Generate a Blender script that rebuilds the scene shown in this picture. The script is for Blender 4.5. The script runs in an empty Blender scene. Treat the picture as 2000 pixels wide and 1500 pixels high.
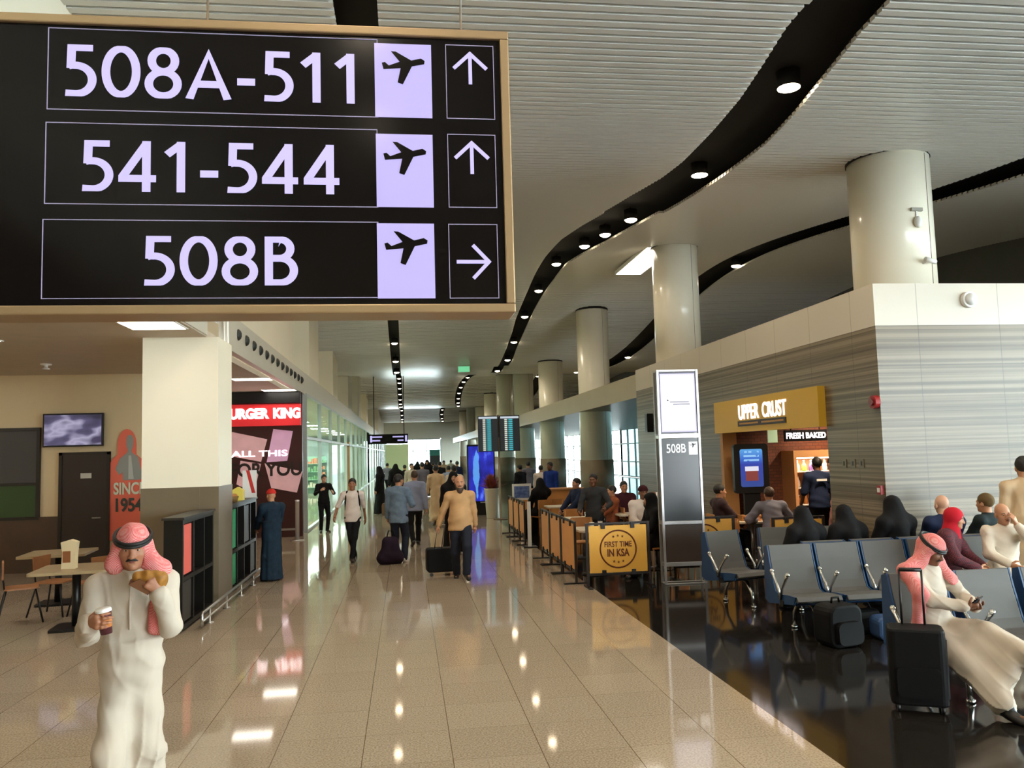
import bpy, math, random
import numpy as np
from mathutils import Vector, Matrix

random.seed(7)
sc = bpy.context.scene
COL = sc.collection
PI = math.pi

# ---------------------------------------------------------------- camera
F, CX, CY, CAM_H = 1600.0, 1000.0, 750.0, 2.05
def _n(v):
    v = np.array(v, float)
    return v / np.linalg.norm(v)
_Y = _n(((793 - CX) / F, (CY - 888) / F, -1.0))          # corridor direction seen by the camera
_t = _n((1.0, 0.028, 0.0))                               # the horizon's slope
_Z = np.cross(_Y, _t)
_Z = _n(_Z if _Z[1] > 0 else -_Z)
_X = np.cross(_Y, _Z)
ROT = np.array([_X, _Y, _Z])                             # camera -> world
cam_data = bpy.data.cameras.new('camera')
cam_data.sensor_width = 36.0
cam_data.lens = F / 2000.0 * 36.0
cam_data.clip_end = 600
cam = bpy.data.objects.new('camera', cam_data)
COL.objects.link(cam)
cam.matrix_world = Matrix.Translation((0, 0, CAM_H)) @ Matrix(ROT.tolist()).to_4x4()
sc.camera = cam

def ray(px, py):
    return ROT @ _n(((px - CX) / F, (CY - py) / F, -1.0))
def on_z(px, py, z=0.0):
    d = ray(px, py); t = (z - CAM_H) / d[2]
    return np.array([d[0] * t, d[1] * t, z])
def on_y(px, py, y):
    d = ray(px, py); t = y / d[1]
    return np.array([d[0] * t, y, CAM_H + d[2] * t])
def on_x(px, py, x):
    d = ray(px, py); t = x / d[0]
    return np.array([x, d[1] * t, CAM_H + d[2] * t])
def x_at(px, y, z=1.0):
    """world X of picture column px at corridor distance y and about height z"""
    py = 880.0
    for _ in range(4):
        p = on_y(px, py, y)
        py += (p[2] - z) * F / max(y, .5)
    return p[0]

# ---------------------------------------------------------------- colour, world, exposure
sc.view_settings.view_transform = 'Standard'
sc.view_settings.look = 'None'
sc.view_settings.gamma = 1.0
sc.view_settings.use_curve_mapping = False
sc.view_settings.exposure = 0.22
sc.cycles.use_denoising = True
sc.cycles.max_bounces = 7
sc.cycles.diffuse_bounces = 4
sc.cycles.glossy_bounces = 4
sc.cycles.transparent_max_bounces = 12
sc.cycles.sample_clamp_indirect = 6.0
sc.cycles.caustics_reflective = False
sc.cycles.caustics_refractive = False

world = bpy.data.worlds.new('sky')
sc.world = world
world.use_nodes = True
wn = world.node_tree
wbg = wn.nodes['Background']
wbg.inputs['Color'].default_value = (0.90, 0.965, 1.0, 1)
wbg.inputs['Strength'].default_value = 18.0

# ---------------------------------------------------------------- materials
def lin(c):
    return tuple(((v / 255.0) / 12.92 if v <= 10 else (((v / 255.0) + 0.055) / 1.055) ** 2.4) for v in c)
MATS = {}
def mat(name, rgb, rough=0.5, metal=0.0, emit=0.0, spec=0.5, vary=0.0, scale=8.0, alpha=1.0, coat=0.0, ecol=None, bump=0.0):
    """procedural principled material, rgb in 0-255 display values; vary adds soft noise to the colour"""
    if name in MATS:
        return MATS[name]
    m = bpy.data.materials.new(name)
    m.use_nodes = True
    nt = m.node_tree
    b = nt.nodes['Principled BSDF']
    c = lin(rgb)
    b.inputs['Base Color'].default_value = (*c, 1)
    b.inputs['Roughness'].default_value = rough
    b.inputs['Metallic'].default_value = metal
    b.inputs['Specular IOR Level'].default_value = spec
    b.inputs['Coat Weight'].default_value = coat
    if emit:
        b.inputs['Emission Color'].default_value = (*(lin(ecol) if ecol else c), 1)
        b.inputs['Emission Strength'].default_value = emit
    if alpha < 1:
        b.inputs['Alpha'].default_value = alpha
    if vary or bump:
        tc = nt.nodes.new('ShaderNodeTexCoord')
        nz = nt.nodes.new('ShaderNodeTexNoise')
        nz.inputs['Scale'].default_value = scale
        nz.inputs['Detail'].default_value = 4
        nt.links.new(tc.outputs['Object'], nz.inputs['Vector'])
        if vary:
            rp = nt.nodes.new('ShaderNodeValToRGB')
            rp.color_ramp.elements[0].position = 0.3
            rp.color_ramp.elements[1].position = 0.7
            rp.color_ramp.elements[0].color = (*[v * (1 - vary) for v in c], 1)
            rp.color_ramp.elements[1].color = (*[min(1, v * (1 + vary)) for v in c], 1)
            nt.links.new(nz.outputs['Fac'], rp.inputs['Fac'])
            nt.links.new(rp.outputs['Color'], b.inputs['Base Color'])
        if bump:
            bp = nt.nodes.new('ShaderNodeBump')
            bp.inputs['Strength'].default_value = bump
            nt.links.new(nz.outputs['Fac'], bp.inputs['Height'])
            nt.links.new(bp.outputs['Normal'], b.inputs['Normal'])
    MATS[name] = m
    return m

class NT:
    """small helper for hand-wired materials"""
    def __init__(s, name):
        s.m = bpy.data.materials.new(name); s.m.use_nodes = True
        s.nt = s.m.node_tree; s.b = s.nt.nodes['Principled BSDF']
        MATS[name] = s.m
    def node(s, kind, **kw):
        n = s.nt.nodes.new(kind)
        for k, v in kw.items(): setattr(n, k, v)
        return n
    def link(s, a, b): s.nt.links.new(a, b)
    def math(s, op, a, b=None):
        n = s.node('ShaderNodeMath', operation=op)
        for i, v in enumerate((a, b)):
            if v is None: continue
            if isinstance(v, (int, float)): n.inputs[i].default_value = v
            else: s.link(v, n.inputs[i])
        return n.outputs[0]
    def mix(s, fac, a, b):
        n = s.node('ShaderNodeMix', data_type='RGBA')
        if isinstance(fac, (int, float)): n.inputs[0].default_value = fac
        else: s.link(fac, n.inputs[0])
        for i, v in ((6, a), (7, b)):
            if isinstance(v, tuple): n.inputs[i].default_value = (*v[:3], 1)
            else: s.link(v, n.inputs[i])
        return n.outputs[2]
    def pos(s):
        g = s.node('ShaderNodeNewGeometry'); x = s.node('ShaderNodeSeparateXYZ')
        s.link(g.outputs['Position'], x.inputs[0]); return g.outputs['Position'], x.outputs
    def noise(s, vec, scale, detail=3):
        n = s.node('ShaderNodeTexNoise'); n.inputs['Scale'].default_value = scale; n.inputs['Detail'].default_value = detail
        if vec is not None: s.link(vec, n.inputs['Vector'])
        return n.outputs['Fac']
    def line(s, v, period, offset, width):
        """1 on thin lines every period"""
        f = s.math('FRACT', s.math('DIVIDE', s.math('SUBTRACT', v, offset), period))
        return s.math('LESS_THAN', f, width / period)
    def ramp(s, fac, stops):
        r = s.node('ShaderNodeValToRGB')
        e = r.color_ramp.elements
        while len(e) < len(stops): e.new(0.5)
        for el, (p, c) in zip(e, stops):
            el.position = p; el.color = (*c, 1)
        s.link(fac, r.inputs['Fac']); return r.outputs['Color']

def tiles(name, c1, c2, grout, rough, period=0.61, spec=0.5, coat=0.0, xo=2.72, yo=0.2):
    k = NT(name); P, x = k.pos()
    sp = k.noise(P, 70, 3); big = k.noise(P, 1.3, 2)
    # a slightly different tone from tile to tile
    cell = k.node('ShaderNodeCombineXYZ')
    k.link(k.math('FLOOR', k.math('DIVIDE', k.math('SUBTRACT', x[0], xo), period)), cell.inputs[0])
    k.link(k.math('FLOOR', k.math('DIVIDE', k.math('SUBTRACT', x[1], yo), period)), cell.inputs[1])
    wn_ = k.node('ShaderNodeTexWhiteNoise', noise_dimensions='3D'); k.link(cell.outputs[0], wn_.inputs['Vector'])
    f = k.math('ADD', k.math('MULTIPLY', sp, 0.95), k.math('ADD', k.math('MULTIPLY', big, 0.0), k.math('MULTIPLY', wn_.outputs['Value'], 0.06)))
    base = k.ramp(f, [(0.36, lin(c1)), (0.62, lin(c2))])
    g = k.math('MAXIMUM', k.line(x[0], period, xo - 0.003, 0.006), k.math('MULTIPLY', k.line(x[1], period, yo, 0.006), 0.45))
    k.link(k.mix(g, base, lin(grout)), k.b.inputs['Base Color'])
    k.b.inputs['Roughness'].default_value = rough
    k.b.inputs['Specular IOR Level'].default_value = spec
    k.b.inputs['Coat Weight'].default_value = coat
    k.b.inputs['Coat Roughness'].default_value = 0.04
    return k.m

# ---------------------------------------------------------------- mesh building
class MB:
    def __init__(s): s.v = []; s.f = []; s.mi = []; s.sm = []
    def add(s, verts, faces, m=0, smooth=False):
        o = len(s.v)
        s.v += [tuple(map(float, p)) for p in verts]
        s.f += [tuple(i + o for i in f) for f in faces]
        s.mi += [m] * len(faces); s.sm += [smooth] * len(faces)
        return s
    def box(s, lo, hi, m=0, M=None):
        (x0, y0, z0), (x1, y1, z1) = lo, hi
        v = [(x0, y0, z0), (x1, y0, z0), (x1, y1, z0), (x0, y1, z0), (x0, y0, z1), (x1, y0, z1), (x1, y1, z1), (x0, y1, z1)]
        if M is not None: v = [tuple(M @ Vector(p)) for p in v]
        return s.add(v, [(0, 3, 2, 1), (4, 5, 6, 7), (0, 1, 5, 4), (1, 2, 6, 5), (2, 3, 7, 6), (3, 0, 4, 7)], m)
    def cbox(s, c, size, m=0, M=None):
        return s.box([c[i] - size[i] / 2 for i in range(3)], [c[i] + size[i] / 2 for i in range(3)], m, M)
    def rbox(s, lo, hi, r, m=0, M=None, axis=2, n=4):
        """box with corners rounded in the plane across the axis"""
        a = [i for i in range(3) if i != axis]
        pts = []
        for cxs, cys, a0 in ((1, 1, 0), (0, 1, 90), (0, 0, 180), (1, 0, 270)):
            cx = hi[a[0]] - r if cxs else lo[a[0]] + r
            cy = hi[a[1]] - r if cys else lo[a[1]] + r
            for k in range(n + 1):
                t = math.radians(a0 + 90 * k / n)
                pts.append((cx + r * math.cos(t), cy + r * math.sin(t)))
        return s.prism(pts, lo[axis], hi[axis], axis, m, M)
    def prism(s, pts, z0, z1, axis=2, m=0, M=None):
        """closed outline (two coordinates across the axis) extruded along the axis"""
        n = len(pts); v = []
        for z in (z0, z1):
            for (p, q) in pts:
                c = [0, 0, 0]; a = [i for i in range(3) if i != axis]
                c[a[0]] = p; c[a[1]] = q; c[axis] = z
                v.append(tuple(M @ Vector(c)) if M is not None else tuple(c))
        f = [tuple(range(n - 1, -1, -1)), tuple(range(n, 2 * n))] + [(i, (i + 1) % n, n + (i + 1) % n, n + i) for i in range(n)]
        return s.add(v, f, m)
    def tube(s, pts, r, m=0, n=8, cap=True, closed=False):
        pts = [Vector(p) for p in pts]
        N = len(pts); rings = []
        rr = r if isinstance(r, (list, tuple)) else [r] * N
        up = None
        for i, p in enumerate(pts):
            if closed: d = pts[(i + 1) % N] - pts[i - 1]
            else: d = pts[min(i + 1, N - 1)] - pts[max(i - 1, 0)]
            d.normalize()
            if up is None:
                up = Vector((0, 0, 1)) if abs(d.z) < 0.9 else Vector((1, 0, 0))
            a = d.cross(up).normalized(); b = a.cross(d).normalized(); up = b
            rings.append([p + (a * math.cos(2 * PI * k / n) + b * math.sin(2 * PI * k / n)) * rr[i] for k in range(n)])
        v = [q for ring in rings for q in ring]; f = []
        for i in range(N if closed else N - 1):
            j = (i + 1) % N
            for k in range(n):
                f.append((i * n + k, i * n + (k + 1) % n, j * n + (k + 1) % n, j * n + k))
        s.add(v, f, m, True)
        if cap and not closed:
            o = len(s.v) - len(v)
            s.f += [tuple(o + k for k in range(n - 1, -1, -1)), tuple(o + (N - 1) * n + k for k in range(n))]
            s.mi += [m, m]; s.sm += [False, False]
        return s
    def lathe(s, prof, c=(0, 0, 0), m=0, n=24, smooth=True):
        """profile of (radius, z) turned round the vertical axis through c"""
        v = []; f = []
        for (r, z) in prof:
            for k in range(n):
                v.append((c[0] + r * math.cos(2 * PI * k / n), c[1] + r * math.sin(2 * PI * k / n), c[2] + z))
        for i in range(len(prof) - 1):
            for k in range(n):
                f.append((i * n + k, i * n + (k + 1) % n, (i + 1) * n + (k + 1) % n, (i + 1) * n + k))
        s.add(v, f, m, smooth)
        o = len(s.v) - len(v); L = len(prof)
        if prof[0][0] > 1e-6: s.f.append(tuple(o + k for k in range(n - 1, -1, -1))); s.mi.append(m); s.sm.append(False)
        if prof[-1][0] > 1e-6: s.f.append(tuple(o + (L - 1) * n + k for k in range(n))); s.mi.append(m); s.sm.append(False)
        return s
    def ball(s, c, r, m=0, n=12, R=None):
        r = (r, r, r) if isinstance(r, (int, float)) else r
        v = []; f = []; h = n // 2
        for i in range(h + 1):
            for k in range(n):
                p = Vector((r[0] * math.sin(PI * i / h) * math.cos(2 * PI * k / n), r[1] * math.sin(PI * i / h) * math.sin(2 * PI * k / n), r[2] * math.cos(PI * i / h)))
                if R is not None: p = R @ p
                v.append(p + Vector(c))
        for i in range(h):
            for k in range(n):
                f.append((i * n + k, (i + 1) * n + k, (i + 1) * n + (k + 1) % n, i * n + (k + 1) % n))
        return s.add(v, f, m, True)
    def build(s, name, mats, parent=None, bevel=0.0):
        me = bpy.data.meshes.new(name)
        me.from_pydata(s.v, [], s.f)
        mats = mats if isinstance(mats, (list, tuple)) else [mats]
        for m in mats: me.materials.append(m)
        me.polygons.foreach_set('material_index', s.mi)
        me.polygons.foreach_set('use_smooth', s.sm)
        me.validate(); me.update()
        o = bpy.data.objects.new(name, me)
        COL.objects.link(o)
        if parent is not None: o.parent = parent
        if bevel:
            b = o.modifiers.new('bevel', 'BEVEL'); b.width = bevel; b.segments = 2; b.limit_method = 'ANGLE'
        return o

def tag(o, label, cat, group=None):
    o['label'] = label; o['category'] = cat
    if group: o['group'] = group
    return o
def thing(name, label, cat, loc=(0, 0, 0), rz=0.0, group=None, scale=1.0):
    o = bpy.data.objects.new(name, None)
    o.empty_display_size = 0.2
    COL.objects.link(o)
    o.location = tuple(map(float, loc)); o.rotation_euler = (0, 0, rz); o.scale = (scale,) * 3
    return tag(o, label, cat, group)
def struct(o, label=None):
    o['kind'] = 'structure'
    if label: o['label'] = label
    return o
def copy_tree(o, parent=None):
    kids = [c for c in COL.objects if c.parent == o]
    c = o.copy(); COL.objects.link(c)
    if parent is not None: c.parent = parent
    for k in kids: copy_tree(k, c)
    return c
def dup(o, loc, rz, label, group=None):
    c = copy_tree(o); c.location = tuple(map(float, loc)); c.rotation_euler = (0, 0, rz); c['label'] = label
    if group: c['group'] = group
    return c

def text(name, body, m, parent, width, height, M, extrude=0.004, bold=0.0):
    """lettering as one mesh scaled to width x height, centred, lying in the local XY plane of M"""
    cu = bpy.data.curves.new(name, 'FONT')
    cu.body = body; cu.align_x = 'CENTER'; cu.extrude = 0.0; cu.offset = bold; cu.resolution_u = 5
    to = bpy.data.objects.new('lettering_source', cu); COL.objects.link(to)
    bpy.context.view_layer.update()
    me = bpy.data.meshes.new_from_object(to.evaluated_get(bpy.context.evaluated_depsgraph_get()))
    bpy.data.objects.remove(to)
    co = np.empty(len(me.vertices) * 3); me.vertices.foreach_get('co', co); co = co.reshape(-1, 3)
    lo, hi = co.min(0), co.max(0)
    sx = width / (hi[0] - lo[0]) if width else None
    sy = height / (hi[1] - lo[1]) if height else sx
    sx = sx or sy
    co = (co - (lo + hi) / 2) * np.array([sx, sy, 0])
    tri = [tuple(p.vertices) for p in me.polygons]
    bpy.data.meshes.remove(me)
    b = MB()
    n = len(co)
    top = [M @ Vector((p[0], p[1], extrude)) for p in co]
    b.add(top, tri)
    if extrude > 0.006:
        # side walls on boundary edges
        cnt = {}
        for f in tri:
            for i in range(len(f)):
                e = (f[i], f[(i + 1) % len(f)]); cnt[e] = 1
        bot = [M @ Vector((p[0], p[1], 0)) for p in co]
        edges = [e for e in cnt if (e[1], e[0]) not in cnt]
        b.add(top + bot, [(e[0], e[0] + n, e[1] + n, e[1]) for e in edges])
    return b.build(name, m, parent)

def frame_M(origin, xdir, ydir):
    """matrix whose local X,Y run along xdir,ydir and Z out of the surface"""
    x = Vector(xdir).normalized(); y = Vector(ydir).normalized(); z = x.cross(y)
    return Matrix(((x.x, y.x, z.x, origin[0]), (x.y, y.y, z.y, origin[1]), (x.z, y.z, z.z, origin[2]), (0, 0, 0, 1)))
# ================================================================ SETTING
def ceil_z(y):
    """the hall ceiling rolls in long waves along the concourse"""
    return 6.97 - 0.62 * math.cos(2 * PI * (y - 42.3) / 33.8)
def on_ceil(px, py):
    d = ray(px, py); t = 2.0
    while t < 200:
        p = d * t
        if CAM_H + p[2] >= ceil_z(p[1]): break
        t += 0.05
    return np.array([d[0] * t, d[1] * t, CAM_H + d[2] * t])

# ---- floors
M_BEIGE = tiles('beige_granite', (144, 128, 108), (180, 165, 145), (104, 86, 66), 0.055, spec=0.42)
M_DARK = tiles('black_granite', (22, 20, 18), (36, 33, 30), (12, 11, 10), 0.08, period=0.61, spec=0.4)
EDGE = 2.72
struct(MB().box((-12, -12, -0.2), (EDGE, 150, 0)).build('floor', M_BEIGE), 'pale beige speckled granite tile floor of the walkway')
struct(MB().box((EDGE, -12, -0.2), (26, 150, 0)).build('floor', M_DARK), 'polished black granite floor of the waiting area')

# ---- ceiling: slats cut by three dark lighting slots
k = NT('ceiling_slat'); P_, x_ = k.pos()
k.b.inputs['Base Color'].default_value = (*lin((222, 221, 214)), 1)
k.b.inputs['Roughness'].default_value = 0.26; k.b.inputs['Specular IOR Level'].default_value = 0.9
M_SLAT = k.m
M_BLACK = mat('plenum_black', (14, 13, 12), 0.8)
L_EDGE = [(1716, -60), (1655, -30), (1590, 0), (1548, 50), (1500, 125), (1455, 190), (1400, 255), (1340, 315), (1300, 345), (1240, 380), (1140, 438), (1098, 466), (1066, 501), (1045, 536), (1031, 568), (1017, 600), (1007, 624), (1000, 650), (985, 690), (975, 712)]
R_EDGE = [(1716, 0), (1660, 60), (1600, 140), (1540, 215), (1480, 280), (1430, 320), (1390, 350), (1315, 398), (1245, 438), (1182, 473), (1140, 494), (1105, 515), (1080, 547), (1060, 575), (1042, 606), (1021, 652), (1007, 683), (1000, 704)]
le = np.array([on_ceil(*p) for p in L_EDGE]); re_ = np.array([on_ceil(*p) for p in R_EDGE])
le = le[np.argsort(le[:, 1])]; re_ = re_[np.argsort(re_[:, 1])]
def slot_main(y):
    if y > 41:
        c = 4.75 + 0.35 * math.sin((y - 41) * 0.19) ; return c - .27, c + .27
    a = float(np.interp(y, le[:, 1], le[:, 0])); b = float(np.interp(y, re_[:, 1], re_[:, 0]))
    return a - (0.05 if y < 16 else 0), max(b, a + 0.45) + (0.13 if y < 16 else 0.03)
def slot_mid(y): return -0.62, -0.2
def slot_side(y):
    c = 10.2 + 0.35 * math.sin(y * 0.19 + 1.0); return c - .46, c + .46
SLOTS = (slot_mid, slot_main, slot_side)
b = MB(); pl = MB()
y = -11.0
XL, XR = -4.2, 16.0
while y < 140:
    near = y < 46
    pitch, wd = (0.14, 0.092 + 0.036 * min(1.0, max(0.0, (y - 12) / 10.0))) if near else (0.56, 0.54)
    z = ceil_z(y + wd / 2)
    cuts = [XL] + [v for s in SLOTS for v in s(y)] + [XR]
    for i in range(0, len(cuts), 2):
        b.box((cuts[i], y, z), (cuts[i + 1], y + wd, z + 0.05))
        if near: b.box((cuts[i], y + wd, z + 0.035), (cuts[i + 1], y + pitch, z + 0.05), 1)  # strip behind each gap, its dark colour painting the shade between slats
    y += pitch
struct(b.build('ceiling', [M_SLAT, mat('slat_gap_shade', (70, 62, 54), .7)]), 'rolling ceiling of white metal slats crossed by black lighting slots')
ys = np.arange(-12, 142, 1.5)
v = []; f = []
for i, yy in enumerate(ys):
    zz = ceil_z(yy) + 0.33
    v += [(-13, yy, zz), (27, yy, zz)]
    if i: f.append((2 * i - 2, 2 * i - 1, 2 * i + 1, 2 * i))
struct(MB().add(v, f).build('ceiling_slab', M_BLACK))

# ---- downlights in the slots
M_LAMP = mat('downlight_lens', (255, 232, 196), 0.3, emit=30.0)
M_LAMPFAR = mat('far_downlight_lens', (255, 236, 205), 0.3, emit=9.0)
M_RING = mat('downlight_ring', (120, 116, 108), 0.35, metal=0.8)
ORD = 'first second third fourth fifth sixth seventh eighth ninth tenth eleventh twelfth thirteenth fourteenth fifteenth sixteenth seventeenth eighteenth nineteenth twentieth'.split()
ORD += ['twenty-' + o for o in ORD[:9]] + ['thirtieth'] + ['thirty-' + o for o in ORD[:9]]
def downlight(x, y, label, group, power, far=False):
    z = ceil_z(y) + (0.12 if y < 16 else (0.05 if y < 25 else 0.0))
    t = thing('downlight', label, 'ceiling light', (x, y, z), group=group)
    MB().lathe([(0.145, 0.0), (0.145, 0.22), (0.0, 0.22)], n=20).tube([(0, 0, .21), (0, 0, ceil_z(y) + .34 - z)], .015, n=6).build('housing', M_BLACK, t)
    MB().lathe([(0.0, -0.004), (0.138, -0.004), (0.138, 0.004)] if y < 16 else [(0.0, -0.06), (0.07, -0.05), (0.12, -0.02), (0.138, 0.004)], n=20).build('lens', M_LAMPFAR if far else M_LAMP, t)
    if power:
        l = bpy.data.lights.new('downlight_lamp', 'SPOT')
        l.energy = power; l.color = (1.0, 0.85, 0.66); l.spot_size = 2.5; l.spot_blend = 0.7; l.shadow_soft_size = 0.11
        o = bpy.data.objects.new('lamp', l); COL.objects.link(o); o.parent = t; o.location = (0, 0, -0.03)
YS = [9.35, 13.2, 17.1, 19.2, 21.0, 23.8, 27.5, 31.2, 35.2, 39.0]
FAR = [43.2, 60.0, 62.5, 65.0, 67.5, 70.0, 72.5, 75.0, 95.0, 98.5, 102.0, 105.5, 109.0]
for i, yy in enumerate([-6, -2, 2, 5.8]):  # unseen lamps added overhead to brighten the near area
    downlight(slot_main(8)[1] - .2, yy, 'added unseen downlight in the winding slot above the camera', 'added downlights of the winding slot behind the view', 290)
    downlight(-0.41, yy, 'added unseen downlight in the straight slot above the camera', 'added downlights of the straight slot behind the view', 290)
for i, yy in enumerate(YS + FAR):
    a_, b_ = slot_main(yy)
    downlight(b_ - 0.26, yy, '%s round warm downlight counted from the near end of the winding black slot' % ORD[i], 'downlights of the winding slot', (330 if yy > 27 else 215), yy > 46)
    downlight(-0.41, yy, '%s round warm downlight counted from the near end of the straight narrow black slot' % ORD[i], 'downlights of the straight slot', (330 if yy > 27 else 215), yy > 46)
for i, yy in enumerate([4.0, 9.0, 24.0, 38.7]):
    a_, b_ = slot_side(yy)
    downlight(b_ - 0.15, yy, '%s downlight from the near end of the black slot behind the white columns' % ORD[i], 'downlights of the slot behind the columns', 260)
for yy in (46.0, 53.0, 60.0, 68.0, 78.0):  # hidden lamps added to brighten the far columns
    downlight(slot_side(yy)[0] + .15, yy, 'added hidden downlight behind the columns, beyond the third column', 'added far downlights behind the columns', 300, True)

# ---- columns
M_COL = mat('cream_column', (243, 237, 218), 0.28, spec=0.5, coat=0.3, vary=0.02, scale=2)
M_CLAD = mat('brown_cladding', (128, 112, 88), 0.5, spec=0.5, vary=0.1, scale=3)
COLS = [(7.62, 11.75, 4.2), (7.2, 20.8, 4.2), (7.12, 30.3, 0), (7.12, 39.6, 0), (7.12, 49.0, 0), (7.12, 58.4, 0), (7.12, 68, 0), (7.12, 77, 0), (7.12, 88, 0), (7.12, 100, 0)]
for i, (x, y, z0) in enumerate(COLS):
    zt = ceil_z(y)
    c = struct(MB().lathe([(0.6, z0 - y * 0), (0.6, zt - 0.03)], (x, y, 0), n=48).build('column', M_COL), 'round cream column rising to the slatted ceiling')
    MB().lathe([(0.615, zt - 0.03), (0.615, zt + 0.06)], (x, y, 0), n=48).build('shadow_gap', M_BLACK, c)
    MB().tube([(x + 0.602 * math.cos(a), y + 0.602 * math.sin(a), z0 + .05) for a in (-1.1,)] + [(x + 0.602 * math.cos(-1.1), y + 0.602 * math.sin(-1.1), zt - .05)], 0.004).build('panel_joint', M_CLAD, c)
    if z0 == 0:
        MB().lathe([(0.63, 0), (0.63, 1.66)], (x, y, 0), n=48).build('base_cladding', M_CLAD, c)

WX, WY, WP, WB = 6.35, 10.3, 4.2, 3.62
# ---- the stone-faced building on the right (shop block)
k = NT('streaked_stone'); P_, x_ = k.pos()
cv = k.node('ShaderNodeCombineXYZ')
k.link(k.math('MULTIPLY', x_[0], 0.1), cv.inputs[0]); k.link(k.math('MULTIPLY', x_[1], 0.1), cv.inputs[1]); k.link(k.math('MULTIPLY', x_[2], 20.0), cv.inputs[2])
n1 = k.noise(cv.outputs[0], 1.3, 4)
cell = k.math('FLOOR', k.math('DIVIDE', x_[2], 0.58))
base = k.ramp(n1, [(0.36, lin((84, 70, 53))), (0.5, lin((112, 98, 79))), (0.64, lin((140, 126, 106)))])
j = k.math('MAXIMUM', k.line(x_[2], 0.58, 0.17, 0.012), k.math('MAXIMUM', k.line(x_[0], 1.22, WX + 0.62, 0.012), k.line(x_[1], 1.22, WY + 0.6, 0.012)))
k.link(k.mix(k.math('MULTIPLY', j, 0.6), base, lin((60, 50, 40))), k.b.inputs['Base Color'])
k.b.inputs['Roughness'].default_value = 0.4; k.b.inputs['Coat Weight'].default_value = 0.12; k.b.inputs['Coat Roughness'].default_value = 0.15
M_STONE = k.m
k = NT('white_panel'); P_, x_ = k.pos()
j = k.math('MAXIMUM', k.line(x_[0], 1.22, WX + 0.62, 0.012), k.line(x_[1], 1.22, WY + 0.6, 0.012))
k.link(k.mix(k.math('MULTIPLY', j, 0.5), lin((214, 205, 190)), lin((120, 112, 100))), k.b.inputs['Base Color'])
k.b.inputs['Roughness'].default_value = 0.3
M_WPAN = k.m
OPY0, OPY1, OPZ = 11.75, 16.0, 2.92
wr = MB()
wr.box((WX, WY, 0), (WX + .25, OPY0, WB)).box((WX, OPY0, OPZ), (WX + .25, OPY1, WB)).box((WX, OPY1, 0), (WX + .25, 22.0, WB))
struct(wr.build('wall_right', M_STONE), 'streaked brown stone wall around the bakery shop')
struct(MB().box((WX + .25, WY, 0), (15.9, WY + .25, WB)).build('wall_front', M_STONE), 'pale streaked stone end wall behind the seats')
struct(MB().box((WX + .25, 21.75, 0), (15.9, 22.0, WB)).build('wall_back', M_STONE))
struct(MB().box((WX, WY, WB), (15.9, 22.0, WP)).build('trim_1', M_WPAN), 'plain pale band along the top of the stone walls')
# ---- beige bulkhead running on between the columns
M_BULK = mat('beige_bulkhead', (188, 175, 148), 0.4, vary=0.03, scale=1)
struct(MB().box((WX + .03, 22.0, 3.45), (WX + .2, 112, 4.1)).build('wall_bulkhead', M_BULK), 'beige bulkhead above the far cafe and columns')
struct(MB().box((WX + .2, 22.0, 3.45), (15.9, 112, 3.55)).build('ceiling_soffit', M_BULK))

# ---- apron glazing on the right, far end glazing, back wall
kg = bpy.data.materials.new('clear_glass'); kg.use_nodes = True; nt = kg.node_tree
nt.nodes.remove(nt.nodes['Principled BSDF']); out = nt.nodes['Material Output']
tr = nt.nodes.new('ShaderNodeBsdfTransparent'); tr.inputs[0].default_value = (0.86, 0.97, 0.96, 1)
gl = nt.nodes.new('ShaderNodeBsdfGlossy'); gl.inputs['Roughness'].default_value = 0.03
mx = nt.nodes.new('ShaderNodeMixShader'); mx.inputs[0].default_value = 0.07
nt.links.new(tr.outputs[0], mx.inputs[1]); nt.links.new(gl.outputs[0], mx.inputs[2]); nt.links.new(mx.outputs[0], out.inputs[0])
M_GLASS = kg
kg = kg.copy(); kg.name = 'green_glass'; M_GGLASS = kg
for n_ in kg.node_tree.nodes:
    if n_.type == 'BSDF_TRANSPARENT': n_.inputs[0].default_value = (0.84, 0.95, 0.89, 1)
    if n_.type == 'MIX_SHADER': n_.inputs[0].default_value = 0.14
M_FRAME = mat('window_frame_grey', (186, 196, 194), 0.4)
M_DWALL = mat('dark_spandrel', (58, 56, 50), 0.5, vary=0.05, scale=2)
GX = 16.0
def glazing(name, x, y0, y1, z0, z1, step, label, glass=M_GLASS, rails=(1.1,)):
    w = bpy.data.objects.new(name, None); COL.objects.link(w); struct(w, label)
    fr = MB()
    y = y0
    while y <= y1 + 1e-6:
        fr.box((x - .06, y - .04, z0), (x + .06, y + .04, z1)); y += step
    for z in (z0, z1) + tuple(rails):
        fr.box((x - .05, y0, z - .04), (x + .05, y1, z + .04))
    fr.build('window_frame', M_FRAME, w)
    MB().add([(x, y0, z0), (x, y1, z0), (x, y1, z1), (x, y0, z1)], [(0, 1, 2, 3)]).build('glass', glass, w)
    return w
glazing('window_1', GX, -11.5, WY, 0.05, 5.0, 1.86, 'tall apron window beside the waiting area', rails=(1.1, 3.0))
kg = M_GLASS.copy(); kg.name = 'teal_glass'; M_TGLASS = kg
for n_ in kg.node_tree.nodes:
    if n_.type == 'BSDF_TRANSPARENT': n_.inputs[0].default_value = (0.06, 0.10, 0.104, 1)
glazing('window_2', GX, 22.0, 60, 0.05, 3.45, 1.9, 'row of teal-tinted apron windows beyond the round columns', M_TGLASS, rails=(1.1, 2.4))
glazing('window_6', GX, 60.0, 119, 0.05, 3.45, 2.95, 'far apron windows', rails=(1.1, 2.4))
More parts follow.
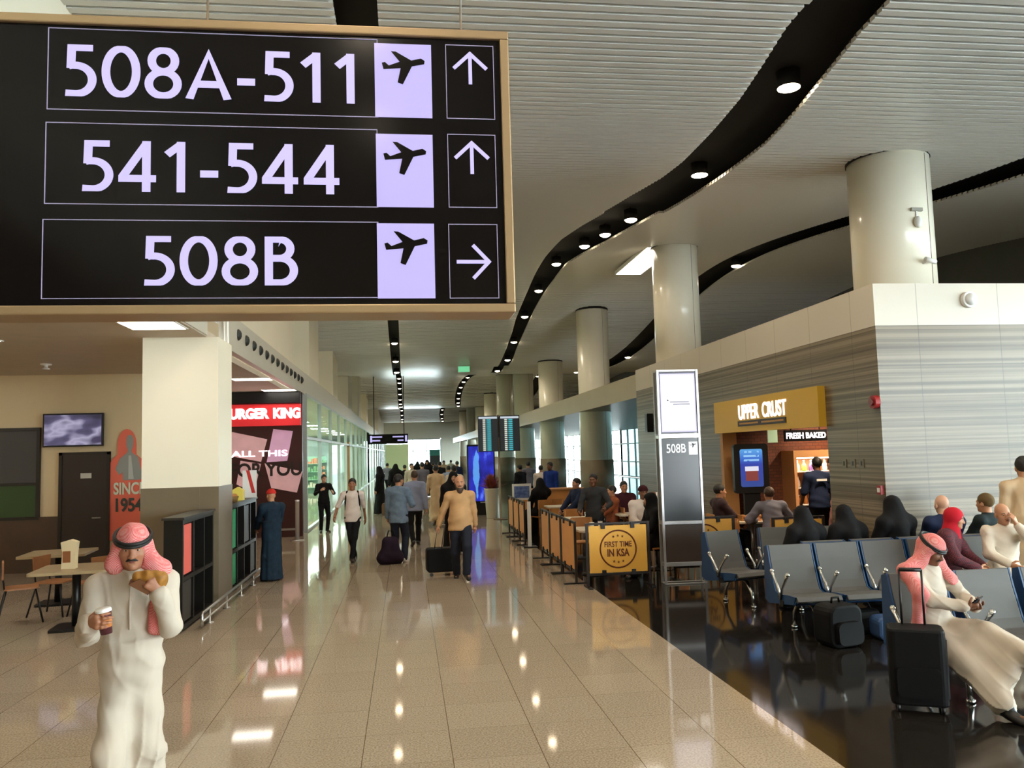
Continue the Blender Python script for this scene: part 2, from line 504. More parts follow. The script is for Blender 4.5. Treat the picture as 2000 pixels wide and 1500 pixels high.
sp = MB(); sp.box((GX - .1, -12, 5.0), (GX + .1, WY, 8.2)).box((GX - .1, WY, 0), (GX + .1, 22.0, 8.2)).box((GX - .1, 22.0, 3.45), (GX + .1, 120, 8.2))
struct(sp.build('wall_apron', M_DWALL), 'dark upper wall above the apron windows')
M_PLAIN = mat('warm_plaster', (205, 190, 160), 0.6, vary=0.03, scale=1)
struct(MB().box((-12, -12.2, 0), (10.0, -12, 8)).box((10.0, -12.2, 5.0), (GX, -12, 8)).build('wall_rear', M_PLAIN))  # unseen wall behind the view, its right-hand gap shaped to admit daylight
# far end: pale glazed screen
wf = bpy.data.objects.new('window_3', None); COL.objects.link(wf); struct(wf, 'bright glazed far end of the concourse')
fr = MB()
for i in range(5): fr.box((-3 + i * 2.0 - .06, 119.9, 0), (-3 + i * 2.0 + .06, 120.1, 4.2))
fr.box((-3, 119.9, 2.5), (5, 120.1, 2.6)).box((-3, 119.9, 4.15), (5, 120.1, 4.3))
fr.build('window_frame', M_FRAME, wf)
MB().add([(-3, 120, 0), (5, 120, 0), (5, 120, 4.2), (-3, 120, 4.2)], [(0, 1, 2, 3)]).build('glass', M_GLASS, wf)
M_ENDW = mat('end_wall', (236, 230, 212), .6)
struct(MB().box((-12, 119.9, 4.3), (GX, 120.2, 8)).box((-12, 119.9, 0), (-3.06, 120.2, 4.3)).box((5.06, 119.9, 0), (GX, 120.2, 4.3)).build('wall_end', M_ENDW))

# ---- left side: upper wall with recesses, nozzle band, glazed shops
M_UP = mat('cream_wall', (240, 231, 208), 0.45, vary=0.02, scale=1)
up = MB()
for a, b_ in ((-12, 23.6), (27.5, 30.5), (36.5, 39), (46, 49), (56, 59), (67, 70), (80, 84), (96, 120)):
    up.box((-4.3, a, 4.4), (-3.12, b_, 8.0))
up.box((-4.6, -12, 4.4), (-4.3, 120, 8.0))
struct(up.build('wall_left', M_UP), 'cream upper wall with recesses above the shops')
LX = -2.76
M_BAND = mat('pale_metal_band', (206, 200, 184), 0.35, metal=0.2, vary=0.02, scale=2)
struct(MB().box((-3.6, 23.4, 3.8), (LX, 120, 4.4)).box((-4.3, -12, 4.3), (LX - .02, 13.2, 4.4)).box((-3.6, -12, 3.82), (LX - .01, 12.0, 4.3)).build('trim_2', M_BAND))
# restaurant soffit and walls
M_SOFF = mat('taupe_soffit', (192, 178, 158), 0.55, vary=0.04, scale=3)
M_SOFF2 = mat('soffit_step', (132, 116, 98), 0.55)
struct(MB().box((-12, -12, 3.8), (LX - .32, 23.4, 3.9)).box((LX - .32, -12, 3.8), (LX - .03, 13.1, 3.9)).build('ceiling_restaurant', M_SOFF), 'taupe plasterboard ceiling of the burger restaurant')
RW = 17.0
M_RWALL = mat('restaurant_cream', (214, 190, 150), 0.6, vary=0.03, scale=1)
struct(MB().box((-12, RW, 0), (-4.95, RW + .2, 3.8)).build('wall_restaurant', M_RWALL), 'cream back wall of the burger restaurant')
struct(MB().box((-12.2, -12, 0), (-12, 120, 4.4)).build('wall_west', M_RWALL))
struct(MB().box((-5.1, RW + .2, 0), (-4.95, 22.2, 3.8)).build('wall_kitchen', M_RWALL))
M_DADO = mat('wood_dado', (74, 54, 38), 0.45, vary=0.12, scale=3)
struct(MB().box((-12, RW - .06, 0), (x_at(121, RW), RW, 1.05)).build('trim_3', M_DADO), 'dark brown panelling along the restaurant wall')
M_MAROON = mat('maroon_wall', (62, 20, 18), 0.4, vary=0.08, scale=2)
BKY = 22.2
struct(MB().box((-4.95, BKY, 0), (LX + .05, BKY + .15, 3.78)).build('wall_menu', M_MAROON), 'dark maroon menu wall of the burger counter')
# square pillar
M_PILB = mat('bronze_cladding', (128, 114, 94), 0.28, metal=0.3, vary=0.08, scale=1.5)
PX0, PX1, PY0, PY1 = -3.66, -2.63, 12.05, 12.95
pil = struct(MB().box((PX0, PY0, 1.68), (PX1, PY1, 3.8)).build('pillar', M_UP), 'square cream pillar with bronze lower cladding')
MB().box((PX0 - .01, PY0 - .01, 0), (PX1 + .01, PY1 + .01, 1.68)).box((PX1 - .26, PY0 - .014, 0), (PX1 - .25, PY0, 1.68)).build('lower_cladding', M_PILB, pil)

# glazed shop fronts down the left
glazing('window_4', LX - .02, 23.4, 62, 0.02, 3.8, 3.86, 'green-tinted glass shopfront along the left of the walkway', M_GGLASS, rails=(2.6,))
glazing('window_5', LX - .02, 62, 119.8, 0.02, 3.8, 5.78, 'far glass shopfronts along the left', M_GGLASS, rails=(2.6,))
M_SHOP = mat('shop_wall', (232, 238, 224), 0.6, vary=0.06, scale=1)
struct(MB().box((-8.3, 23.6, 0), (-8.1, 119.8, 3.8)).box((-8.1, 22.5, 0), (-5, 22.7, 3.8)).build('wall_shop', M_SHOP))
struct(MB().box((-12, 23.4, 3.8), (-3.6, 120, 3.9)).build('ceiling_shop', mat('shop_ceiling', (222, 224, 212), 0.6)))

# pale green screen wall and the far shops' end pieces
xa_, xb_ = x_at(752, 75, 2), x_at(798, 75, 2)
struct(MB().box((xa_, 75, 0), (xb_, 75.2, 3.0)).build('wall_screen', mat('pale_green_wall', (190, 206, 160), .6)), 'pale green screen wall far down the walkway')
# ================================================================ SIGNS AND SCREENS
M_BRONZE = mat('bronze_frame', (168, 142, 108), 0.35, metal=0.5)
M_SBLACK = mat('sign_black', (17, 14, 14), 0.15, spec=0.15)
M_LAV = mat('lit_lavender', (120, 112, 150), 0.4, emit=0.72, spec=0.2, ecol=(205, 196, 255))
M_LAVP = mat('lit_lavender_panel', (110, 104, 140), 0.12, emit=0.66, spec=0.4, ecol=(200, 188, 250))
M_LAVL = mat('thin_outline', (150, 142, 176), 0.4, emit=0.35)
M_ALU = mat('aluminium', (206, 206, 208), 0.3, metal=0.7)
M_STEEL = mat('brushed_steel', (188, 188, 186), 0.28, metal=0.9)
M_CHROME = mat('chrome', (225, 225, 222), 0.15, metal=1.0)
M_WHITE = mat('white_paint', (236, 236, 232), 0.4)
M_BLKM = mat('black_metal', (22, 21, 21), 0.4, metal=0.3)
M_BLKP = mat('black_plastic', (20, 20, 22), 0.35, spec=0.4)

# ---- the big hanging gate sign
SY = 3.8
def sp_(px, py): p = on_y(px, py, SY); return p[0], p[2]
def rect(x0, y0, x1, y1):
    """pixel corners -> upright rectangle (xa, za, xb, zb) on the sign plane"""
    a, b_, c, d = sp_(x0, y0), sp_(x1, y0), sp_(x0, y1), sp_(x1, y1)
    return (a[0] + c[0]) / 2, (c[1] + d[1]) / 2, (b_[0] + d[0]) / 2, (a[1] + b_[1]) / 2
SX1 = (sp_(992, 64)[0] + sp_(1006, 604)[0]) / 2
SZ1 = (sp_(990, 63)[1] + sp_(0, 28)[1]) / 2
SZ0 = (sp_(1000, 606)[1] + sp_(0, 622)[1]) / 2
SX0 = -3.05
sign = thing('hanging_sign', 'big black illuminated gate sign hanging at the front, listing 508A-511, 541-544 and 508B', 'sign', ((SX0 + SX1) / 2, SY, SZ0))
def SL(x, z, y=0.0): return (x - (SX0 + SX1) / 2, y, z - SZ0)
def sbox(mb, x0, z0, x1, z1, ya, yb): return mb.box(SL(x0, z0, ya), SL(x1, z1, yb))
fw = 0.042
fr = MB()
sbox(fr, SX0, SZ1 - fw, SX1, SZ1, -0.02, 0.2); sbox(fr, SX0, SZ0, SX1, SZ0 + fw, -0.02, 0.2)
sbox(fr, SX0, SZ0 + fw, SX0 + fw, SZ1 - fw, -0.02, 0.2); sbox(fr, SX1 - fw, SZ0 + fw, SX1, SZ1 - fw, -0.02, 0.2)
fr.build('frame', M_BRONZE, sign, bevel=0.006)
sbox(MB(), SX0 + fw, SZ0 + fw, SX1 - fw, SZ1 - fw, 0.0, 0.18).build('panel', M_SBLACK, sign)
for x in (SX0 + .5, -0.9, SX1 - .22): MB().tube([SL(x, SZ1, .09), SL(x, ceil_z(SY) + .1, .09)], .006).build('hanger_cable', M_STEEL, sign)
# humanist sans figures drawn as strokes (width, list of polylines) on a cap height of 1
def arc(cx, cy, rx, ry, a0, a1, n=22):
    return [(cx + rx * math.cos(math.radians(a0 + (a1 - a0) * i / n)), cy + ry * math.sin(math.radians(a0 + (a1 - a0) * i / n))) for i in range(n + 1)]
GL = {
    '0': (.60, [arc(.30, .5, .245, .445, 0, 360, 36)]),
    '5': (.54, [[(.47, .945), (.13, .945), (.12, .54)] , [(.085, .58), (.15, .60)] + arc(.2, .32, .265, .275, 95, -90) + [(.04, .055)]]),
    '8': (.60, [arc(.30, .735, .19, .21, 0, 360, 28), arc(.30, .285, .235, .235, 0, 360, 28)]),
    'A': (.72, [[(.045, 0), (.36, .96), (.675, 0)], [(.15, .30), (.57, .30)]]),
    '-': (.36, [[(.03, .37), (.33, .37)]]),
    '1': (.50, [[(.07, .74), (.30, .95)], [(.30, 1.0), (.30, 0)]]),
    '4': (.62, [[(.44, 1.0), (.44, 0)], [(.44, .95), (.06, .30), (.06, .26), (.60, .26)]]),
    'B': (.60, [[(.10, 0), (.10, 1.0)], [(.10, .945), (.28, .945)] + arc(.28, .75, .185, .195, 90, -90, 14) + [(.10, .555)], [(.28, .555)] + arc(.29, .305, .235, .25, 90, -90, 16) + [(.10, .055)]]),
}
def glyph_text(body, xa, za, xb, zb):
    w = sum(GL[c][0] for c in body) + .085 * (len(body) - 1)
    sx, sz = (xb - xa) / w, zb - za
    x = 0
    for c in body:
        gw, lines = GL[c]; m = MB(); t = .070
        for li, pl_ in enumerate(lines):
            pts = [Vector((p[0] + x, p[1])) for p in pl_]
            closed = (pts[0] - pts[-1]).length < 1e-6
            if closed: pts = pts[:-1]
            n = len(pts); L = []; R = []
            for i, p in enumerate(pts):
                a = pts[i - 1] if (i or closed) else None
                b_ = pts[(i + 1) % n] if (i < n - 1 or closed) else None
                d1 = (p - a).normalized() if a is not None else None
                d2 = (b_ - p).normalized() if b_ is not None else None
                d1 = d1 or d2; d2 = d2 or d1
                nn = Vector((-(d1.y + d2.y), d1.x + d2.x)).normalized()
                k_ = t / max(.45, nn.dot(Vector((-d1.y, d1.x))))
                L.append(p + nn * k_); R.append(p - nn * k_)
            e = -.004 - .0004 * li
            V = [SL(xa + q.x * sx, za + min(1, max(0, q.y)) * sz, e) for q in L + R]
            Fc = [(i, (i + 1) % n, n + (i + 1) % n, n + i) for i in range(n if closed else n - 1)]
            m.add(V, Fc)
        m.build('letter_' + {'-': 'dash'}.get(c, 'figure'), M_LAV, sign)
        x += gw + .085
def sign_text(body, x0, y0, x1, y1):
    xa, za, xb, zb = rect(x0, y0, x1, y1)
    glyph_text(body, xa, za, xb, zb)
def sign_outline(x0, y0, x1, y1, w=.0032):
    xa, za, xb, zb = rect(x0, y0, x1, y1); o = MB()
    sbox(o, xa, zb - w, xb, zb, -.004, -.0005); sbox(o, xa, za, xb, za + w, -.004, -.0005)
    sbox(o, xa, za + w, xa + w, zb - w, -.004, -.0005); sbox(o, xb - w, za + w, xb, zb - w, -.004, -.0005)
    o.build('outline', M_LAVL, sign)
PLANE = [(1580, 228), (1566, 219), (1530, 228), (1472, 195), (1455, 194), (1487, 234), (1446, 250), (1432, 237), (1420, 240), (1426, 264), (1490, 258), (1478, 314), (1497, 321), (1532, 250), (1578, 240)]
def sign_picto(x0, y0, x1, y1):
    xa, za, xb, zb = rect(x0, y0, x1, y1)
    p = sbox(MB(), xa, za, xb, zb, -.005, -.0005).build('pictogram_panel', M_LAVP, sign)
    s = (xb - xa) / 212.0
    pts = [(xa + (u - 1393) * s, zb - (v - 163) * s) for u, v in PLANE]
    pts = [SL(u, v) for u, v in pts]
    MB().prism([(q[0], q[2]) for q in pts][::-1], -.009, -.0055, axis=1).build('plane_symbol', M_SBLACK, p)
def sign_arrow(x0, y0, x1, y1, right=False):
    xa, za, xb, zb = rect(x0, y0, x1, y1)
    cx, cz, h, w = (xa + xb) / 2, (za + zb) / 2, (zb - za) / 2, 0.017
    def P(u, v): return (cx + v, cz - u) if right else (cx + u, cz + v)
    hh = (xb - xa) / 2 if right else h
    wg = h if right else (xb - xa) / 2
    def bar(a, b_):
        (ax, az), (bx, bz) = P(*a), P(*b_)
        d = Vector((bx - ax, bz - az)).normalized(); n_ = Vector((-d.y, d.x)) * w / 2
        q = [(ax + n_.x, az + n_.y), (bx + n_.x, bz + n_.y), (bx - n_.x, bz - n_.y), (ax - n_.x, az - n_.y)]
        return [SL(*t) for t in q]
    m = MB()
    for i, (a, b_) in enumerate((((0, -hh), (0, hh - .01)), ((-wg, hh - wg * 1.0), (0.005, hh)), ((wg, hh - wg * 1.0), (-0.005, hh)))):
        q = bar(a, b_); e = .0005 * i
        m.prism([(t[0], t[2]) for t in q], -.004 - e, -.0005, axis=1)
    m.build('arrow', M_LAV, sign)
for body, tb, ob, pb in (('508A-511', (124, 97, 707, 196), (93, 66, 738, 222), (732, 87, 843, 230)),
                         ('541-544', (157, 279, 665, 377), (88, 246, 738, 402), (735, 263, 846, 405)),
                         ('508B', (278, 462, 583, 558), (82, 431, 740, 583), (737, 437, 849, 583))):
    sign_text(body, *tb); sign_outline(*ob); sign_picto(*pb)
for ob, ab, r_ in (((871, 89, 965, 233), (886, 104, 950, 165), False), ((875, 263, 969, 406), (889, 278, 954, 340), False), ((877, 438, 973, 583), (892, 479, 957, 544), True)):
    sign_outline(*ob); sign_arrow(*ab, right=r_)

# ---- gate totem 508B
tp = on_z(1340, 1141)
TX, TY = tp[0], tp[1]
tot = thing('gate_totem', 'tall white-framed gate totem reading 508B with a bright advertising screen on top', 'sign', (TX, TY, 0), rz=-0.05)
hw = 0.305; f_ = MB()
for sx in (-1, 1):
    for yy in (0, .2): f_.box((sx * hw - .018, yy - .018, 0), (sx * hw + .018, yy + .018, 3.23))
for z, t in ((3.2, .03), (2.185, .07), (0.89, .05), (.27, .06), (.0, .02)):
    f_.box((-hw + .018, -.015, z), (hw - .018, .015, z + t)); f_.box((-hw + .018, .185, z), (hw - .018, .215, z + t))
    for sx in (-1, 1): f_.box((sx * hw - .014, .018, z), (sx * hw + .014, .182, z + min(t, .05)))
f_.build('frame', M_ALU, tot, bevel=0.003)
M_TDARK = mat('totem_slate', (58, 64, 70), 0.25, spec=0.5)
M_TBRN = mat('totem_brown', (70, 58, 52), 0.35, vary=.05)
MB().box((-hw + .02, .0, 2.26), (hw - .02, .18, 3.195)).build('screen_housing', mat('screen_bezel', (92, 92, 108), .3), tot)
k = NT('bright_screen')
tc = k.node('ShaderNodeTexCoord'); sx_ = k.node('ShaderNodeSeparateXYZ'); k.link(tc.outputs['Generated'], sx_.inputs[0])
ex = k.math('ABSOLUTE', k.math('SUBTRACT', sx_.outputs[0], .5)); ez = k.math('ABSOLUTE', k.math('SUBTRACT', sx_.outputs[2], .5))
e = k.math('POWER', k.math('MULTIPLY', k.math('MAXIMUM', ex, ez), 2.0), 5.0)
k.link(k.mix(e, lin((250, 248, 255)), lin((196, 190, 232))), k.b.inputs['Emission Color'])
k.b.inputs['Emission Strength'].default_value = 1.1; k.b.inputs['Base Color'].default_value = (.1, .1, .1, 1)
scr = MB().box((-hw + .035, -.006, 2.28), (hw - .035, -.001, 3.17)).build('screen', k.m, tot)
M_GREYL = mat('grey_print', (150, 148, 172), .5)
for i, (x, z, w) in enumerate(((.02, 2.735, .30), (.05, 2.70, .26))):
    text('advert_text', 'welcome on board' if i == 0 else 'fly with us today', M_GREYL, scr, w, .022, frame_M((x, -.007, z), (1, 0, 0), (0, 0, 1)), .001) if False else MB().box((x - w / 2, -.008, z - .008), (x + w / 2, -.0065, z + .008)).build('advert_line', M_GREYL, scr)
MB().tube([(-.17, -.007, 2.77), (-.15, -.007, 2.755)], .008).build('advert_mark', M_BLKP, scr)
MB().box((-hw + .02, 0, .945), (hw - .02, .18, 2.18)).build('panel', M_TDARK, tot)
text('lettering', '508B', mat('lit_white', (240, 240, 245), .4, emit=.5), tot, .30, .135, frame_M((-.06, -.001, 2.03), (1, 0, 0), (0, 0, 1)), .003, bold=.006)
pp = MB().box((.135, -.006, 1.93), (.27, -.001, 2.125)).build('pictogram_panel', mat('lit_white', (240, 240, 245)), tot)
s = .1 / 160
MB().prism([(.20 + (u - 1500) * s, 2.075 - (v - 255) * s) for u, v in PLANE][::-1], -.010, -.0065, axis=1).build('plane_symbol', M_SBLACK, pp)
MB().box((-hw + .02, 0, .33), (hw - .02, .18, .885)).build('lower_panel', M_TBRN, tot)

# ---- flight information display on a pole
q = on_z(978, 1014)
fid = thing('flight_display', 'pair of tall flight information screens on a slim pole', 'screen', (q[0], q[1], 0))
MB().lathe([(.22, 0), (.22, .02), (.03, .03), (.03, 3.2), (0, 3.2)]).build('pole', M_CLAD, fid)
k = NT('flight_rows'); tc = k.node('ShaderNodeTexCoord'); sx_ = k.node('ShaderNodeSeparateXYZ'); k.link(tc.outputs['Generated'], sx_.inputs[0])
rows = k.line(sx_.outputs[2], 1 / 17, 0, .04); rows2 = k.noise(tc.outputs['Generated'], 40, 2)
xx = sx_.outputs[0]
c = k.ramp(xx, [(0, lin((18, 30, 34))), (.2, lin((18, 30, 34))), (.24, lin((210, 215, 200))), (.34, lin((210, 215, 200))), (.38, lin((18, 34, 40))), (.5, lin((60, 170, 180))), (.64, lin((60, 170, 180))), (.68, lin((14, 22, 28))), (1, lin((14, 22, 28)))])
c2 = k.mix(k.math('MULTIPLY', rows, k.math('GREATER_THAN', rows2, .3)), lin((12, 20, 26)), c)
hd = k.math('GREATER_THAN', sx_.outputs[2], .94)
k.link(k.mix(hd, c2, lin((190, 200, 210))), k.b.inputs['Emission Color']); k.b.inputs['Emission Strength'].default_value = .9
k.b.inputs['Base Color'].default_value = (.02, .02, .02, 1)
for sx in (-1, 1):
    h_ = MB().box((sx * .335 - .31, -.14, 2.05 + .02), (sx * .335 + .31, -.04, 3.17)).build('screen_housing', M_BLKP, fid)
    MB().box((sx * .335 - .285, -.146, 2.1), (sx * .335 + .285, -.141, 3.14)).build('display', k.m, h_)
MB().box((-.6, -.04, 2.5), (.6, .0, 2.6)).build('bracket', M_BLKM, fid)

# ---- blue advertising totem
q = on_z(942, 1006)
k = NT('blue_advert'); tc = k.node('ShaderNodeTexCoord'); sx_ = k.node('ShaderNodeSeparateXYZ'); k.link(tc.outputs['Generated'], sx_.inputs[0])
nz = k.noise(tc.outputs['Generated'], 3.2, 4)
g1 = k.math('ABSOLUTE', k.math('SUBTRACT', sx_.outputs[0], .32)); g2 = k.math('ABSOLUTE', k.math('SUBTRACT', sx_.outputs[2], .5))
glow = k.math('MULTIPLY', k.math('LESS_THAN', k.math('ADD', k.math('MULTIPLY', g1, 2.6), k.math('MULTIPLY', g2, .9)), k.math('MULTIPLY', nz, .8)), .8)
bl = k.ramp(nz, [(.35, lin((14, 20, 120))), (.6, lin((34, 44, 190))), (.72, lin((90, 120, 235)))])
k.link(k.mix(glow, bl, lin((96, 170, 240))), k.b.inputs['Emission Color']); k.b.inputs['Emission Strength'].default_value = .9
k.b.inputs['Base Color'].default_value = (.02, .02, .05, 1)
ad = thing('advert_totem', 'tall blue glowing advertising totem beside the walkway', 'sign', (q[0], q[1], 0))
MB().box((-.46, 0, 0), (.46, .3, 2.32)).build('body', M_BLKP, ad)
MB().box((-.42, -.006, .46), (.42, -.001, 2.26)).build('poster', k.m, ad)
MB().box((-.05, -.008, .40), (.15, -.002, .43)).build('plate', M_ALU, ad)

# ---- distant hanging direction sign
hy = 58.0
xa, xb = x_at(719, hy, 3.2), x_at(797, hy, 3.2)
za, zb = on_y(757, 867, hy)[2], on_y(757, 848, hy)[2]
hs = thing('direction_sign', 'long black direction sign hanging far down the walkway', 'sign', ((xa + xb) / 2, hy, za))
w2, h2 = (xb - xa) / 2, zb - za
MB().box((-w2, 0, 0), (w2, .25, h2)).build('panel', M_SBLACK, hs)
for x, z, w in ((-.55 * w2, .72, .5), (.5 * w2, .72, .55), (-.6 * w2, .35, .4), (.62 * w2, .35, .3)):
    MB().box((x - w * w2 / 2, -.012, z * h2 - .05), (x + w * w2 / 2, -.002, z * h2 + .05)).build('text_line', M_LAVP, hs)
for x in (-.85 * w2, .9 * w2): MB().box((x - .07, -.014, .2 * h2), (x + .07, -.002, .85 * h2)).build('pictogram', M_LAV, hs)
for x in (-.7 * w2, .8 * w2): MB().tube([(x, .12, h2), (x, .12, ceil_z(hy) - za + .1)], .03).build('hanger', M_BLKM, hs)

# ---- planter with red plant
q = on_z(961, 1012)
M_VASE = mat('cream_planter', (214, 206, 186), .4)
pt = thing('planter', 'tall tapered cream planter with a bushy red plant', 'plant', (q[0], q[1], 0))
MB().lathe([(.16, 0), (.17, .03), (.22, .88), (.24, .93), (.2, .93), (.19, .86), (0, .86)], n=28).build('pot', M_VASE, pt)
lf = MB(); rnd = random.Random(3)
for i in range(150):
    a, b_ = rnd.uniform(0, 2 * PI), rnd.uniform(.1, 1.25)
    d = Vector((math.cos(a) * math.sin(b_), math.sin(a) * math.sin(b_), math.cos(b_)))
    L = rnd.uniform(.35, .62); o = Vector((0, 0, .86)); t_ = o + d * L
    s_ = d.cross(Vector((0, 0, 1))).normalized() * rnd.uniform(.018, .035)
    m_ = o + d * L * .6
    lf.add([o, m_ + s_, t_, m_ - s_], [(0, 1, 2, 3)], i % 2)
lf.build('foliage', [mat('red_leaf', (158, 62, 48), .5), mat('rust_leaf', (126, 74, 50), .5)], pt)

# ================================================================ LEFT RESTAURANT
# television
a = on_y(92, 812, RW); b_ = on_y(202, 868, RW)
k = NT('tv_picture'); tc = k.node('ShaderNodeTexCoord'); nz = k.noise(tc.outputs['Generated'], 1.7, 2)
k.link(k.ramp(nz, [(.3, lin((40, 36, 60))), (.45, lin((86, 80, 116))), (.55, lin((180, 174, 204))), (.68, lin((66, 58, 92)))]), k.b.inputs['Emission Color'])
k.b.inputs['Emission Strength'].default_value = .75; k.b.inputs['Base Color'].default_value = (.02, .02, .02, 1)
tv = thing('tv', 'wide television on the cream restaurant wall above the dark door', 'television', ((a[0] + b_[0]) / 2, RW - .12, (a[2] + b_[2]) / 2))
w_, h_ = (b_[0] - a[0]) / 2, (a[2] - b_[2]) / 2
MB().box((-w_ - .03, 0, -h_ - .03), (w_ + .03, .07, h_ + .03)).build('casing', M_BLKP, tv, bevel=.008)
MB().box((-w_, -.006, -h_), (w_, -.001, h_)).build('screen', k.m, tv)
MB().box((-.2, .07, -.15), (.2, .119, .15)).build('wall_bracket', M_BLKM, tv)
# dark door
xa, xb = x_at(122, RW, 1), x_at(209, RW, 1); zt = on_y(165, 889, RW)[2]
M_DOOR = mat('dark_door', (44, 32, 26), .4, vary=.08, scale=2)
dr = struct(MB().box((xa, RW - .05, 0), (xb, RW - .001, zt)).build('door_1', M_DOOR), 'dark brown door in the restaurant wall')
MB().box((xa - .06, RW - .07, 0), (xa, RW, zt + .06)).box((xb, RW - .07, 0), (xb + .06, RW, zt + .06)).box((xa - .06, RW - .07, zt), (xb + .06, RW, zt + .06)).build('door_frame', mat('door_frame', (30, 22, 18), .4), dr)
p = on_y(170, 929, RW)
MB().cbox((p[0], RW - .054, p[2]), (.2, .006, .1)).build('door_plate', M_ALU, dr)
MB().tube([(xb - .1, RW - .06, 1.0), (xb - .1, RW - .11, 1.0), (xb - .24, RW - .11, 1.0)], .012).build('door_handle', M_STEEL, dr)
# menu board, grey above green
xa, xb = x_at(-90, RW, 2), x_at(80, RW, 2); z0, z1 = on_y(40, 1016, RW)[2], on_y(40, 836, RW)[2]; zm = on_y(40, 946, RW)[2]
bd = thing('wall_board', 'big dark framed wall board, grey above and green below', 'board', ((xa + xb) / 2, RW - .001, z0))
w_ = (xb - xa) / 2
f_ = MB()
for bx in ((-w_, 0, -w_ + .06, z1 - z0), (w_ - .06, 0, w_, z1 - z0), (-w_ + .06, 0, w_ - .06, .06), (-w_ + .06, z1 - z0 - .06, w_ - .06, z1 - z0), (-w_ + .06, zm - z0 - .03, w_ - .06, zm - z0 + .03)):
    f_.box((bx[0], -.07, bx[1]), (bx[2], 0, bx[3]))
f_.build('frame', mat('board_frame', (28, 24, 20), .4), bd)
MB().box((-w_ + .06, -.04, zm - z0 + .03), (w_ - .06, -.01, z1 - z0 - .06)).build('upper_panel', mat('board_grey', (62, 60, 60), .3), bd)
MB().box((-w_ + .06, -.04, .06), (w_ - .06, -.01, zm - z0 - .03)).build('lower_panel', mat('board_green', (42, 68, 30), .3), bd)
# arched red poster with a grey figure
PYp = RW - .03
def pz(px, py): p = on_y(px, py, PYp); return p[0], p[2]
cx, zb = pz(246, 1012)[0], 0.55
zt = pz(246, 838)[1]
wp = (pz(282, 930)[0] - pz(212, 930)[0]) / 2
po = thing('wall_poster', 'red arched wall poster with a grey figure and the word SINCE', 'poster', (cx, PYp, zb))
hh = zt - zb
pts = [(-wp, 0), (wp, 0), (wp, hh - .72), (wp * .8, hh - .58), (wp * .52, hh - .5)]
pts += [(wp * .52 * math.cos(t), hh - .30 + .30 * math.sin(t)) for t in np.linspace(.0, PI, 11)]
pts += [(-wp * .52, hh - .5), (-wp * .8, hh - .58), (-wp, hh - .72)]
MB().prism(pts, 0, .025, axis=1).build('backing', mat('poster_red', (236, 112, 88), .5), po)
fg = [(-.3, 1.0), (.55, 1.0), (.86, .98), (.62, .70), (.56, .56), (.2, .47), (.15, .42), (.24, .34), (.26, .2), (.16, .12), (-.06, .12), (-.14, .2), (-.12, .34), (-.04, .42), (-.1, .47), (-.5, .58), (-.74, .78), (-.5, .9), (-.34, .84)]
MB().prism([(u * wp + .04, hh - v) for u, v in fg], -.008, -.001, axis=1).build('figure', mat('poster_grey', (150, 150, 142), .6), po)
MB().prism([(u * wp + .04, hh - v) for u, v in [(.0, .52), (.14, .52), (.3, .98), (.0, .98)]], -.012, -.0085, axis=1).build('figure_light', mat('poster_pale', (186, 186, 178), .6), po)
text('lettering', 'SINCE', mat('poster_cream', (214, 220, 196), .5), po, wp * 1.75, .24, frame_M((.06, -.014, hh - 1.16), (1, 0, 0), (0, 0, 1)), .003, bold=.03)
text('lettering', '1954', mat('poster_dark', (60, 66, 58), .5), po, wp * 1.5, .27, frame_M((.06, -.014, hh - 1.48), (1, 0, 0), (0, 0, 1)), .003, bold=.03)
# little ceiling fittings
for i, (px, py) in enumerate(((16, 738), (90, 713))):
    p = on_z(px, py, 3.78 if i else 3.79)
    zz = 3.8
    s_ = thing('sprinkler', ('white ceiling sprinkler nearest the wall board' if i == 0 else 'white ceiling sprinkler above the television'), 'sprinkler', (p[0], min(p[1], 16.6), zz))
    MB().lathe([(.09, 0), (.09, -.02), (.03, -.03), (.03, -.07), (.07, -.09), (0, -.1)]).build('head', M_WHITE, s_)
# ceiling panel lights
M_PANEL = mat('light_panel', (255, 246, 232), .4, emit=7.5)
for i, (px, py, w, l_, lab) in enumerate(((298, 636, .66, .6, 'square ceiling panel light in front of the square pillar'), (492, 741, .8, .45, 'panel light in the ceiling over the burger counter, nearer one'), (545, 768, .8, .45, 'panel light in the ceiling close to the menu wall'))):
    p = on_z(px, py, 3.79); yy = min(p[1], 21.6)
    c_ = thing('panel_light', lab, 'ceiling light', (x_at(px, yy, 3.79), yy, 3.8), group='flat panel lights of the restaurant ceiling')
    MB().box((-w / 2 - .03, -l_ / 2 - .03, -.012), (w / 2 + .03, l_ / 2 + .03, 0)).build('frame', M_WHITE, c_)
    MB().box((-w / 2, -l_ / 2, -.016), (w / 2, l_ / 2, -.0125)).build('diffuser', M_PANEL, c_)
for x, y in ((-6.0, 6.5), (-8.5, 10.0), (-6.2, 11.6), (-9.0, 14.0)):  # extra panels out of view, added to brighten the restaurant
    zz = 3.8
    c_ = thing('panel_light', 'unseen flat panel light added to the restaurant ceiling, further left than the square pillar', 'ceiling light', (x, y, zz), group='added panel lights deep in the restaurant')
    MB().box((-.63, -.63, -.012), (.63, .63, 0)).build('frame', M_WHITE, c_)
    MB().box((-.6, -.6, -.016), (.6, .6, -.0125)).build('diffuser', M_PANEL, c_)
